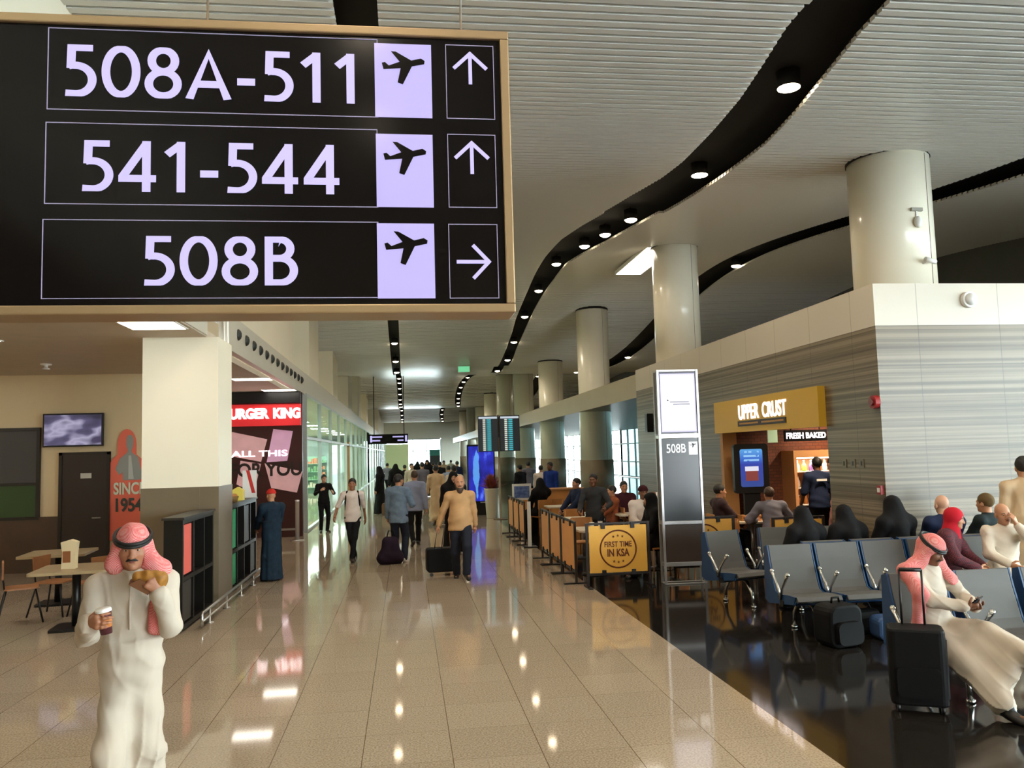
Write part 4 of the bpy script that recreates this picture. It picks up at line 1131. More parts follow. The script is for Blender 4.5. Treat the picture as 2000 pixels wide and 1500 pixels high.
CC = [(4.17, 14.38, 0, 'wooden cafe chair under the man in the white shirt'), (3.35, 16.3, 0, 'wooden cafe chair at the far side of the second cafe table'), (3.05, 14.15, 0, 'wooden cafe chair between the two tables by the side barriers'), (4.05, 12.98, -PI / 2, 'cafe chair under the woman in black beside the gate totem'), (5.2, 15.9, -PI / 2, 'wooden cafe chair in the middle of the cafe'), (5.2, 13.2, PI, 'wooden cafe chair between the two yellow barriers'), (6.02, 12.94, PI, 'cafe chair under the hunched man in the grey shirt'), (5.05, 14.9, 0, 'wooden cafe chair beyond the totem'), (3.65, 19.95, 0, 'wooden cafe chair beyond the barrier gap')]
for lab_, (x_c, y_c), rz_c in (('cafe chair under the person in navy', gx(1122, 19.0), -PI / 2 + .4), ('cafe chair under the person in maroon', gx(1214, 17.2), 0), ('cafe chair under the person in the orange-brown top', gx(1190, 16.8), -PI / 2), ('cafe chair under the person in black by the service desk', gx(1052, 20.3), PI + .4), ('cafe chair under the person in the dark patterned top', gx(1400, 14.6), PI / 2)):
    CC.append((x_c - math.sin(-rz_c) * -.0, y_c, rz_c, lab_))
pc = cafe_chair_proto()
for i, (x, y, rz, lab) in enumerate(CC):
    if i == 0: pc.location = (x, y, 0); pc.rotation_euler = (0, 0, rz); pc['label'] = lab
    else: dup(pc, (x, y, 0), rz, lab)
# orange service desk with a small framed notice
dk = thing('service_desk', 'orange fronted service desk at the far end of the cafe', 'desk', (3.9, 22.3, 0))
MB().box((-.85, -.25, 0), (.85, .25, .98)).build('body', M_ORG, dk)
MB().box((-.9, -.3, .98), (.9, .3, 1.02)).build('top', M_WOODC, dk)
q = x_at(1018, 21.4, 1.0)
ds = thing('notice_frame', 'white framed blue notice standing at the end of the side barriers', 'notice', (q, 21.3, 0))
w_ = .25; z1 = on_y(1018, 945, 21.3)[2]; z0 = on_y(1018, 977, 21.3)[2]
MB().box((-w_, 0, z0), (w_, .03, z1)).build('frame', M_WHITE, ds)
k = NT('blue_notice'); tc = k.node('ShaderNodeTexCoord'); nz = k.noise(tc.outputs['Generated'], 4, 3)
k.link(k.ramp(nz, [(.4, lin((70, 96, 160))), (.6, lin((110, 134, 190)))]), k.b.inputs['Base Color'])
MB().box((-w_ + .05, -.004, z0 + .06), (w_ - .05, -.001, z1 - .06)).build('notice', k.m, ds)
MB().tube([(0, .015, .02), (0, .015, z0)], .02).build('pole', M_ALU, ds)
MB().lathe([(.18, 0), (.18, .02), (0, .02)]).build('base', M_ALU, ds)
# trays on the bakery side tables
tr_ = thing('bread_tray', 'wooden tray of bread on the table near the bakery entrance', 'tray', (5.95, 13.75, .75))
MB().box((-.25, -.18, 0), (.25, .18, .02)).box((-.25, -.18, .02), (-.23, .18, .1)).box((.23, -.18, .02), (.25, .18, .1)).build('tray', M_WOODC, tr_)
bb = MB()
for i in range(4): bb.ball((-.16 + i * .1, 0, .06), (.04, .11, .04))
bb.build('bread', mat('bun_brown', (168, 110, 50)), tr_)

# ================================================================ GATE SEATING
M_LEATH = mat('grey_leather', (90, 89, 87), .45, spec=.3, vary=.06, scale=3, bump=.05)
M_SHELL = mat('blue_shell', (22, 62, 104), .35, spec=.5)
SEAT_P = [(-.50, .400), (-.47, .445), (-.30, .440), (-.08, .415), (.0, .44), (.04, .52), (.12, .76), (.165, .92)]
def seating(x, y, n, rz, label, pitch=.6, group='grey airport seats'):
    t = thing('airport_seating', label, 'seat', (x, y, 0), rz=rz, group=group)
    L = (n - 1) * pitch
    MB().rbox((-.28, -.2, .30), (L + .28, -.12, .37), .02, axis=0).build('beam', M_BLKM, t)
    for i in range(n):
        x0 = i * pitch; hw = .25
        pf = [(p, z) for p, z in SEAT_P]
        nrm = []
        for j in range(len(pf)):
            a = pf[max(j - 1, 0)]; b_ = pf[min(j + 1, len(pf) - 1)]
            d = Vector((b_[0] - a[0], b_[1] - a[1])).normalized(); nrm.append((d.y, -d.x))
        front = [(p[0] - n_[0] * -.0, p[1]) for p, n_ in zip(pf, nrm)]
        back = [(p[0] + n_[0] * .05, p[1] + n_[1] * .05) for p, n_ in zip(pf, nrm)]
        m = MB()
        for xx in (x0 - hw, x0 + hw): pass
        o = front + back[::-1]
        m.prism(o, x0 - hw, x0 + hw, axis=0)
        m.build('cushion', M_LEATH, t, bevel=.012)
        b2_ = [(p[0] + n_[0] * .052, p[1] + n_[1] * .052) for p, n_ in zip(pf, nrm)]
        b3_ = [(p[0] + n_[0] * .085, p[1] + n_[1] * .085) for p, n_ in zip(pf, nrm)]
        sh = MB().prism(b2_ + b3_[::-1], x0 - hw - .012, x0 + hw + .012, axis=0)
        for sx in (-1, 1):
            s0, s1 = (x0 + sx * (hw + .003), x0 + sx * (hw + .018)) if sx > 0 else (x0 - hw - .018, x0 - hw - .003)
            sh.prism([(p[0], p[1]) for p in front[1:]] + [b3_[-1], (.26, .5), (.27, .32), (.18, .28), (-.42, .36)], s0, s1, axis=0)
        sh.build('shell', M_SHELL, t)
    for i in range(n + 1):
        xa = -pitch / 2 + i * pitch
        MB().tube([(xa, -.14, .37), (xa, -.2, .5), (xa, -.30, .61), (xa, -.34, .655)], [.015, .015, .017, .024]).tube([(xa, -.14, .37), (xa, -.1, .5), (xa, .0, .61), (xa, .03, .65)], [.015, .015, .017, .024]).ball((xa, -.345, .66), .026, 0, 10).ball((xa, .033, .655), .026, 0, 10).build('armrest', M_CHROME, t)
    for xa in (0.0, L) if n > 1 else (0,):
        MB().tube([(xa, -.16, .34), (xa, -.32, .31), (xa, -.42, .18), (xa, -.44, .02)], .022).tube([(xa, -.44, .0), (xa, -.44, .03)], .035).build('leg', M_CHROME, t)
        MB().tube([(xa, -.16, .34), (xa, .0, .31), (xa, .12, .18), (xa, .14, .02)], .022).tube([(xa, .14, .0), (xa, .14, .03)], .035).build('leg', M_CHROME, t)
    return t
seating(4.28, 8.75, 5, 0, 'row of grey airport seats with blue shells behind the black luggage', .56)
seating(4.33, 6.5, 3, 0, 'front row of grey airport seats where the man with the phone sits', .62)
seating(7.2, 9.32, 5, PI, 'back-to-back row of grey seats facing the stone end wall', .6)
p = gx(1428, 10.7)
seating(p[0], p[1] + .25, 1, .25, 'single dark grey seat standing beside the gate totem', .6)
p = gx(1515, 11.2)
seating(p[0], p[1], 2, -.15, 'pair of grey-blue seats in front of the stamped barrier', .6)

# ---- luggage
def suitcase(name, label, x, y, rz, w, d, h, hh, m, m2):
    t = thing(name, label, 'suitcase', (x, y, 0), rz=rz)
    MB().rbox((-w / 2, -d / 2, .05), (w / 2, d / 2, h), .05, axis=2).build('body', m, t, bevel=.02)
    MB().rbox((-w / 2 + .05, -d / 2 - .03, .12), (w / 2 - .05, -d / 2, h * .55), .04, axis=1).build('front_pocket', m, t)
    MB().box((w / 2 - .001, -.05, .1), (w / 2 + .012, .05, h - .08)).build('side_strip', m2, t)
    for sx in (-1, 1):
        for sy in (-1, 1):
            MB().tube([(sx * w * .38 - .012, sy * d * .36, .032), (sx * w * .38 + .012, sy * d * .36, .032)], .032, n=14).build('wheel', M_BLKP, t)
    if hh:
        MB().tube([(-w * .2, d * .3, h - .02), (-w * .2, d * .3, h + hh), (w * .2, d * .3, h + hh), (w * .2, d * .3, h - .02)], .009).build('pull_handle', M_BLKP, t)
        MB().tube([(-w * .2, d * .3, h + hh), (w * .2, d * .3, h + hh)], .016).build('grip', M_BLKP, t)
    return t
M_CASE = mat('black_suitcase', (15, 15, 16), .6, spec=.15, vary=.1, scale=5)
M_CASE2 = mat('grey_strip', (60, 64, 70), .4)
p = on_z(1795, 1392)
suitcase('suitcase', 'black upright suitcase with raised handle beside the seated man with the phone', p[0] + .06, p[1] + .08, -.5, .40, .26, .62, .42, M_CASE, M_CASE2)
p = on_z(1640, 1262)
bp = thing('backpack', 'black backpack on the floor in front of the grey seats', 'backpack', (p[0] + .02, p[1] + .05, 0), rz=.2)
MB().rbox((-.2, -.14, 0), (.2, .14, .42), .1, axis=1).build('body', M_CASE, bp, bevel=.03)
MB().rbox((-.15, -.2, .04), (.15, -.14, .26), .06, axis=1).build('pocket', M_CASE, bp)
MB().tube([(-.05, .02, .42), (-.04, .02, .47), (.04, .02, .47), (.05, .02, .42)], .012).build('loop', M_CASE, bp)
p = on_z(1728, 1230)
bg = thing('blue_bag', 'blue and black bag on the floor beside the front seat row', 'bag', (5.0, 8.15, 0), rz=-.1)
MB().rbox((-.2, -.12, 0), (.2, .12, .24), .07, axis=1).build('body', mat('denim_blue_bag', (48, 78, 122), .6, vary=.1), bg, bevel=.03)
MB().rbox((-.12, -.15, .03), (.12, -.12, .15), .03, axis=1).build('pocket', M_CASE, bg)
p = on_z(1700, 1255)
bg2 = thing('travel_bag', 'dark travel bag under the row of grey seats', 'bag', (4.85, 8.45, 0), rz=.15)
MB().rbox((-.16, -.1, 0), (.16, .1, .26), .08, axis=0).build('body', M_CASE, bg2, bevel=.03)
MB().tube([(-.1, 0, .26), (-.06, 0, .33), (.06, 0, .33), (.1, 0, .26)], .012).build('handle', M_CASE, bg2)
p = gx(1676, 9.6)
tc_ = suitcase('cabin_case', 'grey cabin case whose raised handle shows above the seats', 5.14, 10.3, 0, .36, .24, .55, .62, mat('grey_case', (84, 92, 100), .5), M_CASE2)

# ---- left: wooden door post and shop displays behind the glass
tm = struct(MB().box((-2.98, 40.6, 0), (-2.72, 40.9, 2.75)).build('trim_5', mat('wood_post', (156, 112, 70), .5, vary=.1, scale=3)), 'brown wooden post of a shop doorway')
rnd = random.Random(11)
SC = [(150, 190, 170), (206, 196, 160), (120, 150, 140), (226, 230, 220), (180, 200, 190)]
names = ['pale green', 'cream', 'grey-green', 'white', 'mint']
for i in range(8):
    y = 25.5 + i * 4.6
    s_ = thing('display_shelf', '%s shop display shelf behind the glass, %s from the front' % (names[i % 5], ORD[i]), 'shelf', (-6.6 + .5 * (i % 3), y, 0), group='shop displays behind the left glass')
    m = mat('shop_' + names[i % 5].replace(' ', '_'), SC[i % 5], .5)
    f_ = MB().box((-.7, -.03, 0), (.7, .03, 2.1))
    for z in (.3, .75, 1.2, 1.65): f_.box((-.7, -.35, z), (.7, -.03, z + .03))
    f_.build('frame', m, s_)
    for z in (.33, .78, 1.23, 1.68):
        g_ = MB(); x = -.65
        while x < .55:
            w = rnd.uniform(.08, .2); h = rnd.uniform(.12, .33); g_.box((x, -.3, z), (x + w, -.06, z + h)); x += w + .02
        go = g_.build('merchandise', mat('merch_%d' % rnd.randrange(4), [(196, 120, 90), (90, 130, 150), (210, 200, 180), (110, 150, 110)][rnd.randrange(4)], .5), s_)
        go['kind'] = 'stuff'
M_SPANEL = mat('shop_light_panel', (236, 255, 240), .4, emit=90.0)
for i in range(9):
    y = 26 + i * 5
    c_ = thing('shop_light', '%s ceiling panel light inside the glazed shops, from the front' % ORD[i], 'ceiling light', (-5.2, y, 3.8), group='shop ceiling lights')
    MB().box((-.5, -.5, -.03), (.5, .5, 0)).build('frame', M_WHITE, c_)
    MB().box((-.46, -.46, -.034), (.46, .46, -.031)).build('diffuser', M_SPANEL, c_)

p = gx(849, 47)
dt = thing('direction_totem', 'dark slim direction totem rising above the far crowd', 'sign', (p[0], p[1], 0))
MB().box((-.3, 0, 0), (.3, .2, 2.3)).build('body', M_TDARK, dt)
MB().box((-.3, -.01, 1.95), (.3, -.001, 2.3)).build('header', mat('totem_teal', (50, 120, 120), .4), dt)

# cups on the cafe tables, small fittings
for i, (x, y, lab) in enumerate(((3.0, 13.3, 'white paper cup on the table nearest the side barriers'), (3.2, 13.55, 'second paper cup on the table nearest the side barriers'), (4.1, 13.6, 'paper cup in front of the man in the white shirt'), (4.45, 13.85, 'paper cup at the far edge of the table behind the front barrier'), (3.4, 15.5, 'paper cup on the table behind the third side barrier'), (4.5, 16.1, 'paper cup on the middle cafe table'))):
    c_ = thing('paper_cup', lab, 'cup', (x, y, .75), group='paper cups on the cafe tables')
    MB().lathe([(.03, 0), (.04, .1), (0, .1)], n=16).build('cup', M_WHITE, c_)
    MB().lathe([(.042, .1), (.042, .11), (0, .115)], n=16).build('lid', M_BLKP if i % 2 else M_WHITE, c_)
for x, y, lab in ((3.15, 13.2, 'open menu sheet on the table nearest the side barriers'), (3.3, 15.75, 'menu sheet on the table behind the third side barrier')):
    tag(MB().box((x - .14, y - .1, .75), (x + .14, y + .1, .756)).build('menu_sheet', mat('menu_paper', (206, 196, 176), .6, vary=.15, scale=12)), lab, 'menu')
p = on_x(1275, 826, WX)
wsx = thing('wall_speaker', 'small black loudspeaker box on the stone wall left of the gate totem', 'speaker', (WX, p[1], p[2]))
MB().box((-.18, -.11, -.24), (-.02, .11, .24)).build('cabinet', M_BLKP, wsx)
MB().box((-.02, -.03, -.05), (0, .03, .05)).build('bracket', M_BLKM, wsx)
MB().box((-.186, -.09, -.21), (-.18, .09, .21)).build('grille', M_BLKM, wsx)
p = on_y(1509, 850, 13.9)
hp = thing('hanging_plate', 'small pale green plate hanging in the bakery opening', 'sign', tuple(p))
MB().box((-.09, 0, -.13), (.09, .02, .13)).build('plate', mat('pale_green_plate', (150, 180, 160), .4, emit=.1), hp)
MB().tube([(0, .01, .13), (0, .01, 3.1 - p[2])], .008).build('hanger', M_BLKM, hp)
# ================================================================ PEOPLE
# bodies and clothes are grown as smooth implicit surfaces and meshed in one piece
A_ = lambda *v: np.array(v, float)
class Field:
    def __init__(s): s.items = []; s.cuts = []; s.folds = []; s.pleats = []
    def cap(s, a, b, ra, rb=None, k=.02, op='u', n=None, fl=1.0):
        a, b = A_(*a), A_(*b); rb = ra if rb is None else rb
        r = max(ra, rb); lo = np.minimum(a, b) - r; hi = np.maximum(a, b) + r
        def fn(X, Y, Z):
            P = [X, Y, Z]
            if n is not None:        # flatten along n
                dn = sum((P[i] - a[i]) * n[i] for i in range(3)); e = 1 / fl - 1
                P = [P[i] + dn * e * n[i] for i in range(3)]
                bb = b + np.dot(b - a, n) * e * np.array(n)
            else: bb = b
            ab = bb - a; L = float(ab @ ab) + 1e-12
            h = np.clip(sum((P[i] - a[i]) * ab[i] for i in range(3)) / L, 0, 1)
            d = np.sqrt(sum((P[i] - a[i] - h * ab[i]) ** 2 for i in range(3))) - (ra + (rb - ra) * h)
            return d * (fl if n is not None else 1)
        s.items.append((fn, lo, hi, k, op)); return s
    def ell(s, c, r, R=None, k=.02, op='u'):
        c = A_(*c); r = A_(*r); m = r.max() if R is not None else r
        def fn(X, Y, Z):
            D = [X - c[0], Y - c[1], Z - c[2]]
            if R is not None: D = [sum(D[i] * R[i, j] for i in range(3)) for j in range(3)]
            k0 = np.sqrt(sum((D[i] / r[i]) ** 2 for i in range(3))); k1 = np.sqrt(sum((D[i] / r[i] ** 2) ** 2 for i in range(3))) + 1e-9
            return k0 * (k0 - 1) / k1
        s.items.append((fn, c - m, c + m, k, op)); return s
    def loft(s, rings, k=.02, waves=()):
        """vertical garment: rings of (z, cx, cy, rx, ry) from low to high; waves of (count, phase, amp_low, amp_high, twist)"""
        R = np.array(rings, float)
        lo = A_((R[:, 1] - R[:, 3] * 1.2).min(), (R[:, 2] - R[:, 4] * 1.2).min(), R[0, 0]); hi = A_((R[:, 1] + R[:, 3] * 1.2).max(), (R[:, 2] + R[:, 4] * 1.2).max(), R[-1, 0])
        def fn(X, Y, Z):
            z = np.clip(Z, R[0, 0], R[-1, 0]).ravel()
            g = [np.interp(z, R[:, 0], R[:, i]).reshape(Z.shape) for i in range(1, 5)]
            dx, dy = X - g[0], Y - g[1]
            th = np.arctan2(dy / g[3], dx / g[2]); t = (z.reshape(Z.shape) - R[0, 0]) / (R[-1, 0] - R[0, 0])
            w = 1.0
            for (cnt, ph, a0, a1, tw) in waves: w = w + np.sin(cnt * th + ph + tw * t) * (a0 + (a1 - a0) * t)
            d = (np.sqrt((dx / g[2]) ** 2 + (dy / g[3]) ** 2) - w) * np.minimum(g[2], g[3])
            return np.maximum(d, np.maximum(R[0, 0] - Z, Z - R[-1, 0]))
        s.items.append((fn, lo, hi, k, 'u')); return s
    def sub_ell(s, c, r, R=None, k=.008): return s.ell(c, r, R, k, 's')
    def cut(s, p, n): s.cuts.append((A_(*p), _n(n))); return s
    def cutnow(s, p, n):
        p = A_(*p); n = _n(n)
        s.items.append((lambda X, Y, Z: (X - p[0]) * n[0] + (Y - p[1]) * n[1] + (Z - p[2]) * n[2], A_(-9, -9, -9), A_(9, 9, 9), 0, 'i')); return s
    def fold(s, d, f, a, ph=0): s.folds.append((A_(*d), f, a, ph)); return s
    def pleat(s, d, f, a, ph=0): s.pleats.append((A_(*d), f, a, ph)); return s
    def mesh(s, h):
        us = [i for i in s.items if i[4] == 'u']
        lo = np.min([i[1] for i in us], 0) - 2.5 * h; hi = np.max([i[2] for i in us], 0) + 2.5 * h
        n = np.ceil((hi - lo) / h).astype(int) + 1
        ax = [lo[i] + h * np.arange(n[i]) for i in range(3)]
        V = np.full(n, .2)
        for fn, a, b, k, op in s.items:
            m = max(k, 2 * h) + h
            sl = tuple(slice(max(0, int((a[i] - m - lo[i]) / h)), min(n[i], int((b[i] + m - lo[i]) / h) + 2)) for i in range(3))
            if any(q.start >= q.stop for q in sl): continue
            G = [ax[i][sl[i]].reshape([-1 if j == i else 1 for j in range(3)]) for i in range(3)]
            X, Y, Z = np.broadcast_arrays(*G)
            d = fn(X, Y, Z); v = V[sl]
            if op == 'i': V[sl] = np.maximum(v, d)
            elif op == 'u':
                q = np.clip(.5 + .5 * (v - d) / k, 0, 1); V[sl] = v + (d - v) * q - k * q * (1 - q)
            else:
                q = np.clip(.5 - .5 * (v + d) / k, 0, 1); V[sl] = v + (-d - v) * q + k * q * (1 - q)
        G = [ax[i].reshape([-1 if j == i else 1 for j in range(3)]) for i in range(3)]
        for d, f, a, ph in s.folds:
            w = sum(G[i] * d[i] for i in range(3)) * f + ph + 1.3 * np.sin(G[2] * 7 + G[0] * 5 + ph) + .9 * np.sin(G[1] * 9 - G[2] * 4)
            V = V + a * np.sin(w)
        for d, f, a, ph in s.pleats:
            w = sum(G[i] * d[i] for i in range(3)) * f + ph + .9 * np.sin(G[2] * 6.5 + ph) + .6 * np.sin(G[2] * 15 + G[0] * 9) + .5 * np.sin(G[1] * 11 + G[2] * 3)
            V = V - a * (1 - np.abs(np.sin(w * .5))) ** 3 * np.interp(G[2], [.6, 1.05], [1.15, .75]) * (.55 + .45 * np.sin(G[2] * 5 + G[0] * 6 + ph))
        for p, nn in s.cuts:
            V = np.maximum(V, sum((G[i] - p[i]) * nn[i] for i in range(3)))
        return surface(V, lo, h)
def surface(V, lo, h):
    S = V < 0
    nx, ny, nz = V.shape
    acc = np.zeros((nx - 1, ny - 1, nz - 1, 3)); cnt = np.zeros((nx - 1, ny - 1, nz - 1))
    quads = []
    for axis in range(3):
        i0 = [slice(None)] * 3; i1 = [slice(None)] * 3; i0[axis] = slice(0, -1); i1[axis] = slice(1, None)
        a, b = V[tuple(i0)], V[tuple(i1)]; sa, sb = S[tuple(i0)], S[tuple(i1)]
        I = np.argwhere(sa != sb)
        if not len(I): continue
        va = a[tuple(I.T)]; vb = b[tuple(I.T)]; t = va / (va - vb)
        P = I.astype(float); P[:, axis] += t
        u, w = (axis + 1) % 3, (axis + 2) % 3
        ok = np.ones(len(I), bool); cells = []
        for du, dw in ((-1, -1), (0, -1), (0, 0), (-1, 0)):
            C = I.copy(); C[:, u] += du; C[:, w] += dw
            g = np.all(C >= 0, 1) & (C[:, 0] < nx - 1) & (C[:, 1] < ny - 1) & (C[:, 2] < nz - 1)
            ok &= g
            np.add.at(acc, tuple(C[g].T), P[g]); np.add.at(cnt, tuple(C[g].T), 1)
            cells.append(C)
        f = sa[tuple(I.T)]
        Q = np.stack([np.ravel_multi_index(tuple(np.clip(C, 0, [nx - 2, ny - 2, nz - 2]).T), cnt.shape) for C in cells], 1)[ok]
        f = f[ok]; Q[~f] = Q[~f][:, ::-1]; quads.append(Q)
    if not quads: return np.zeros((0, 3)), np.zeros((0, 4), int)
    Q = np.concatenate(quads); used = np.unique(Q); mp = np.full(cnt.size, -1); mp[used] = np.arange(len(used))
    vv = acc.reshape(-1, 3)[used] / np.maximum(cnt.reshape(-1)[used], 1)[:, None]
    return lo + vv * h, mp[Q]
def build_fields(name, fields, m, parent):
    """several (field, step) joined into one smooth mesh object"""
    VS = []; FS = []; o = 0
    for f, h in fields:
        v, q = f.mesh(h); VS.append(v); FS.append(q + o); o += len(v)
    v = np.concatenate(VS); q = np.concatenate(FS)
    me = bpy.data.meshes.new(name)
    me.vertices.add(len(v)); me.vertices.foreach_set('co', v.ravel().astype(np.float32))
    me.loops.add(q.size); me.loops.foreach_set('vertex_index', q.ravel().astype(np.int32))
    me.polygons.add(len(q)); me.polygons.foreach_set('loop_start', np.arange(0, q.size, 4, dtype=np.int32))
    me.polygons.foreach_set('use_smooth', np.ones(len(q), bool))
    me.update(calc_edges=True); me.validate()
    me.materials.append(m)
    ob = bpy.data.objects.new(name, me); COL.objects.link(ob)
    if parent is not None: ob.parent = parent
    return ob

def rotx(a): c, s = math.cos(a), math.sin(a); return np.array([[1, 0, 0], [0, c, -s], [0, s, c]])
def roty(a): c, s = math.cos(a), math.sin(a); return np.array([[c, 0, s], [0, 1, 0], [-s, 0, c]])
def rotz(a): c, s = math.cos(a), math.sin(a); return np.array([[c, -s, 0], [s, c, 0], [0, 0, 1]])
def ik(a, t, l1, l2, pole):
    d = t - a; L = np.linalg.norm(d); Lc = min(L, (l1 + l2) * .998); d = d / L
    x = (l1 * l1 - l2 * l2 + Lc * Lc) / (2 * Lc); hgt = math.sqrt(max(0, l1 * l1 - x * x))
    p = pole - np.dot(pole, d) * d; p = p / (np.linalg.norm(p) + 1e-9)
    return a + d * x + p * hgt, a + d * Lc

def skeleton(P):
    """local frame: x to the person's right, y forward, z up; 1.75 m tall"""
    K = {}
    pel = A_(*P.get('pelvis', (0, 0, .93)))
    T = rotz(P.get('twist', 0)) @ rotx(-P.get('lean', 0)) @ roty(P.get('side', 0))
    K['T'] = T; K['pel'] = pel
    up = T @ A_(0, 0, 1); K['chest'] = pel + up * .34; K['waist'] = pel + up * .12; K['neck'] = pel + up * .535
    HR = rotz(P.get('hyaw', 0)) @ rotx(P.get('hpitch', 0)) @ roty(P.get('hroll', 0))
    K['HR'] = HR; K['head'] = K['neck'] + T @ A_(0, .015, .02) + HR @ A_(0, .015, .135)
    fat = P.get('fat', 1.0); K['fat'] = fat
    for sd, sx in (('r', 1), ('l', -1)):
        K['sh' + sd] = K['neck'] + T @ A_(sx * .185, -.012, -.055)
        K['hip' + sd] = pel + A_(sx * .09, 0, -.02)
        tgt = A_(*P.get('hand_' + sd, (sx * .27, .06, .86)))
        pole = A_(*P.get('elbow_' + sd, (sx * .5, -1, -.3)))
        K['el' + sd], K['wr' + sd] = ik(K['sh' + sd], tgt, .285, .255, pole)
        ft = A_(*P.get('foot_' + sd, (sx * .10, .02, .085)))
        kp = A_(*P.get('knee_' + sd, (sx * .1, 1, .1)))
        K['kn' + sd], K['an' + sd] = ik(K['hip' + sd], ft, .435, .42, kp)
        K['toe' + sd] = K['an' + sd] + A_(*P.get('toe_' + sd, (sx * .04, .17, -.05)))
        hd = P.get('hdir_' + sd); fd = K['wr' + sd] - K['el' + sd]
        K['hd' + sd] = _n(hd) if hd is not None else _n(fd)
        hn = A_(*P.get('palm_' + sd, (-sx, 0, 0))); hn = hn - np.dot(hn, K['hd' + sd]) * K['hd' + sd]
        K['hn' + sd] = _n(hn)
    return K

def hand_field(K, sd, curl=(.35, .4, .45, .5), thumb=.5, spread=.06):
    """palm, four unequal bent fingers and a thumb from the side of the palm"""
    d, n = K['hd' + sd], K['hn' + sd]; sgn = 1 if sd == 'r' else -1
    s = np.cross(d, n) * sgn                    # towards the thumb side
    w = K['wr' + sd]; f = Field()
    f.cap(K['el' + sd] * .3 + w * .7, w, .031, .027, k=.015)
    f.cap(w, w + d * .085 + s * .026, .021, .019, k=.014); f.cap(w, w + d * .088, .022, .019, k=.014); f.cap(w, w + d * .08 - s * .028, .02, .017, k=.014)
    for i, (off, ln) in enumerate(((.032, .072), (.011, .082), (-.011, .076), (-.031, .060))):
        p = w + d * (.086 - abs(i - 1) * .004) + s * off; a = 0.0
        dirn = d + s * (1.2 - i) * spread
        for j, (q, r0, r1) in enumerate(((.46, .0098, .009), (.30, .009, .0082), (.24, .0082, .0072))):
            a += curl[i] * (1.0 if j else .8)
            v = _n(dirn * math.cos(a) + n * math.sin(a)); e = p + v * ln * q
            f.cap(p, e, r0, r1, k=.006); p = e
    p = w + d * .025 + s * .026; v = _n(d * .55 + s * .75 + n * thumb); e = p + v * .045
    f.cap(p, e, .0135, .0115, k=.012); v2 = _n(d * .85 + s * .25 + n * thumb * 1.3); f.cap(e, e + v2 * .034, .0112, .0088, k=.006)
    return f
def head_field(K, fem=False, bald=False):
    H, R = K['head'], K['HR']; g = lambda x, y, z: H + R @ A_(x, y, z); f = Field()
    f.ell(g(0, -.012, .035), (.076, .097, .094), R, k=.02); f.ell(g(0, .022, -.02), (.063, .074, .088), R, k=.03)
    f.ell(g(0, .035, -.078), (.047, .05, .036), R, k=.03); f.ell(g(0, .078, -.094), (.02, .017, .016), R, k=.02)
    for sx in (-1, 1):
        f.ell(g(sx * .04, .058, -.022), (.024, .026, .024), R, k=.022)
        f.sub_ell(g(sx * .031, .099, .008), (.017, .016, .011), R, k=.012)
        f.ell(g(sx * .078, -.012, -.008), (.009, .021, .031), R, k=.008)
        f.ell(g(sx * .013, .102, -.031), (.010, .011, .008), R, k=.008)
    f.cap(g(-.034, .082, .026), g(.034, .082, .026), .011, k=.016)
    f.cap(g(0, .088, .012), g(0, .110, -.028), .009, .0125, k=.01)
    f.cap(g(-.019, .088, -.056), g(.019, .088, -.056), .0062, k=.006); f.cap(g(-.016, .086, -.067), g(.016, .086, -.067), .0068, k=.006)
    f.cap(g(0, -.02, -.07), K['neck'] + K['T'] @ A_(0, 0, -.03), .052, .062, k=.03)
    return f
def face_parts(K, root, hair_m, brow=True, moustache=None, beard=None, lips=True, eyes=True):
    H, R = K['head'], K['HR']; g = lambda x, y, z: H + R @ A_(x, y, z)
    if eyes:
        for sx in (-1, 1):
            e = MB().ball(g(sx * .031, .0755, .007), (.0125, .0115, .0085), 0, 12, Matrix(R.tolist()))
            e.ball(g(sx * .031, .0832, .0065), .0055, 1, 8)
            e.build('eye', [M_EYE, M_IRIS], root)
    if brow:
        for sx in (-1, 1):
            MB().tube([g(sx * .014, .093, .026), g(sx * .03, .092, .031), g(sx * .05, .080, .025)], [.0045, .005, .003], n=6).build('eyebrow', hair_m, root)
    if lips:
        MB().tube([g(-.021, .086, -.061), g(-.008, .0945, -.059), g(.008, .0945, -.059), g(.021, .086, -.061)], [.003, .0055, .0055, .003], n=6).build('lips', M_LIPS, root)
    if moustache:
        MB().tube([g(-.034, .074, -.058), g(-.018, .093, -.048), g(0, .101, -.043), g(.018, .093, -.048), g(.034, .074, -.058)], [.004, .008, .008, .008, .004], n=7).build('moustache', hair_m, root)
    if beard:
        f = Field(); L = beard
        f.ell(g(0, .05, -.09 - L * .3), (.052, .05, .042 + L * .5), R, k=.02)
        for sx in (-1, 1): f.cap(g(sx * .066, .005, -.02), g(sx * .045, .045, -.09), .017, .022, k=.02)
        f.sub_ell(g(0, .10, -.052), (.028, .03, .018), R, k=.01)
        f.fold((1, .3, .2), 300, .0012)
        build_fields('beard', [(f, .006)], hair_m, root)
def hair_part(K, root, m, style='short'):
    H, R = K['head'], K['HR']; g = lambda x, y, z: H + R @ A_(x, y, z); f = Field()
    f.ell(g(0, -.018, .040), (.084, .105, .098), R, k=.02)
    if style == 'long': f.ell(g(0, -.05, -.06), (.085, .07, .14), R, k=.04)
    f.sub_ell(g(0, .10, -.035), (.075, .085, .092), R, k=.02); f.sub_ell(g(0, .02, -.13), (.12, .14, .105), R, k=.02)
    f.fold(R @ A_(1, .4, .3), 160, .0015)
    build_fields('hair', [(f, .008)], m, root)

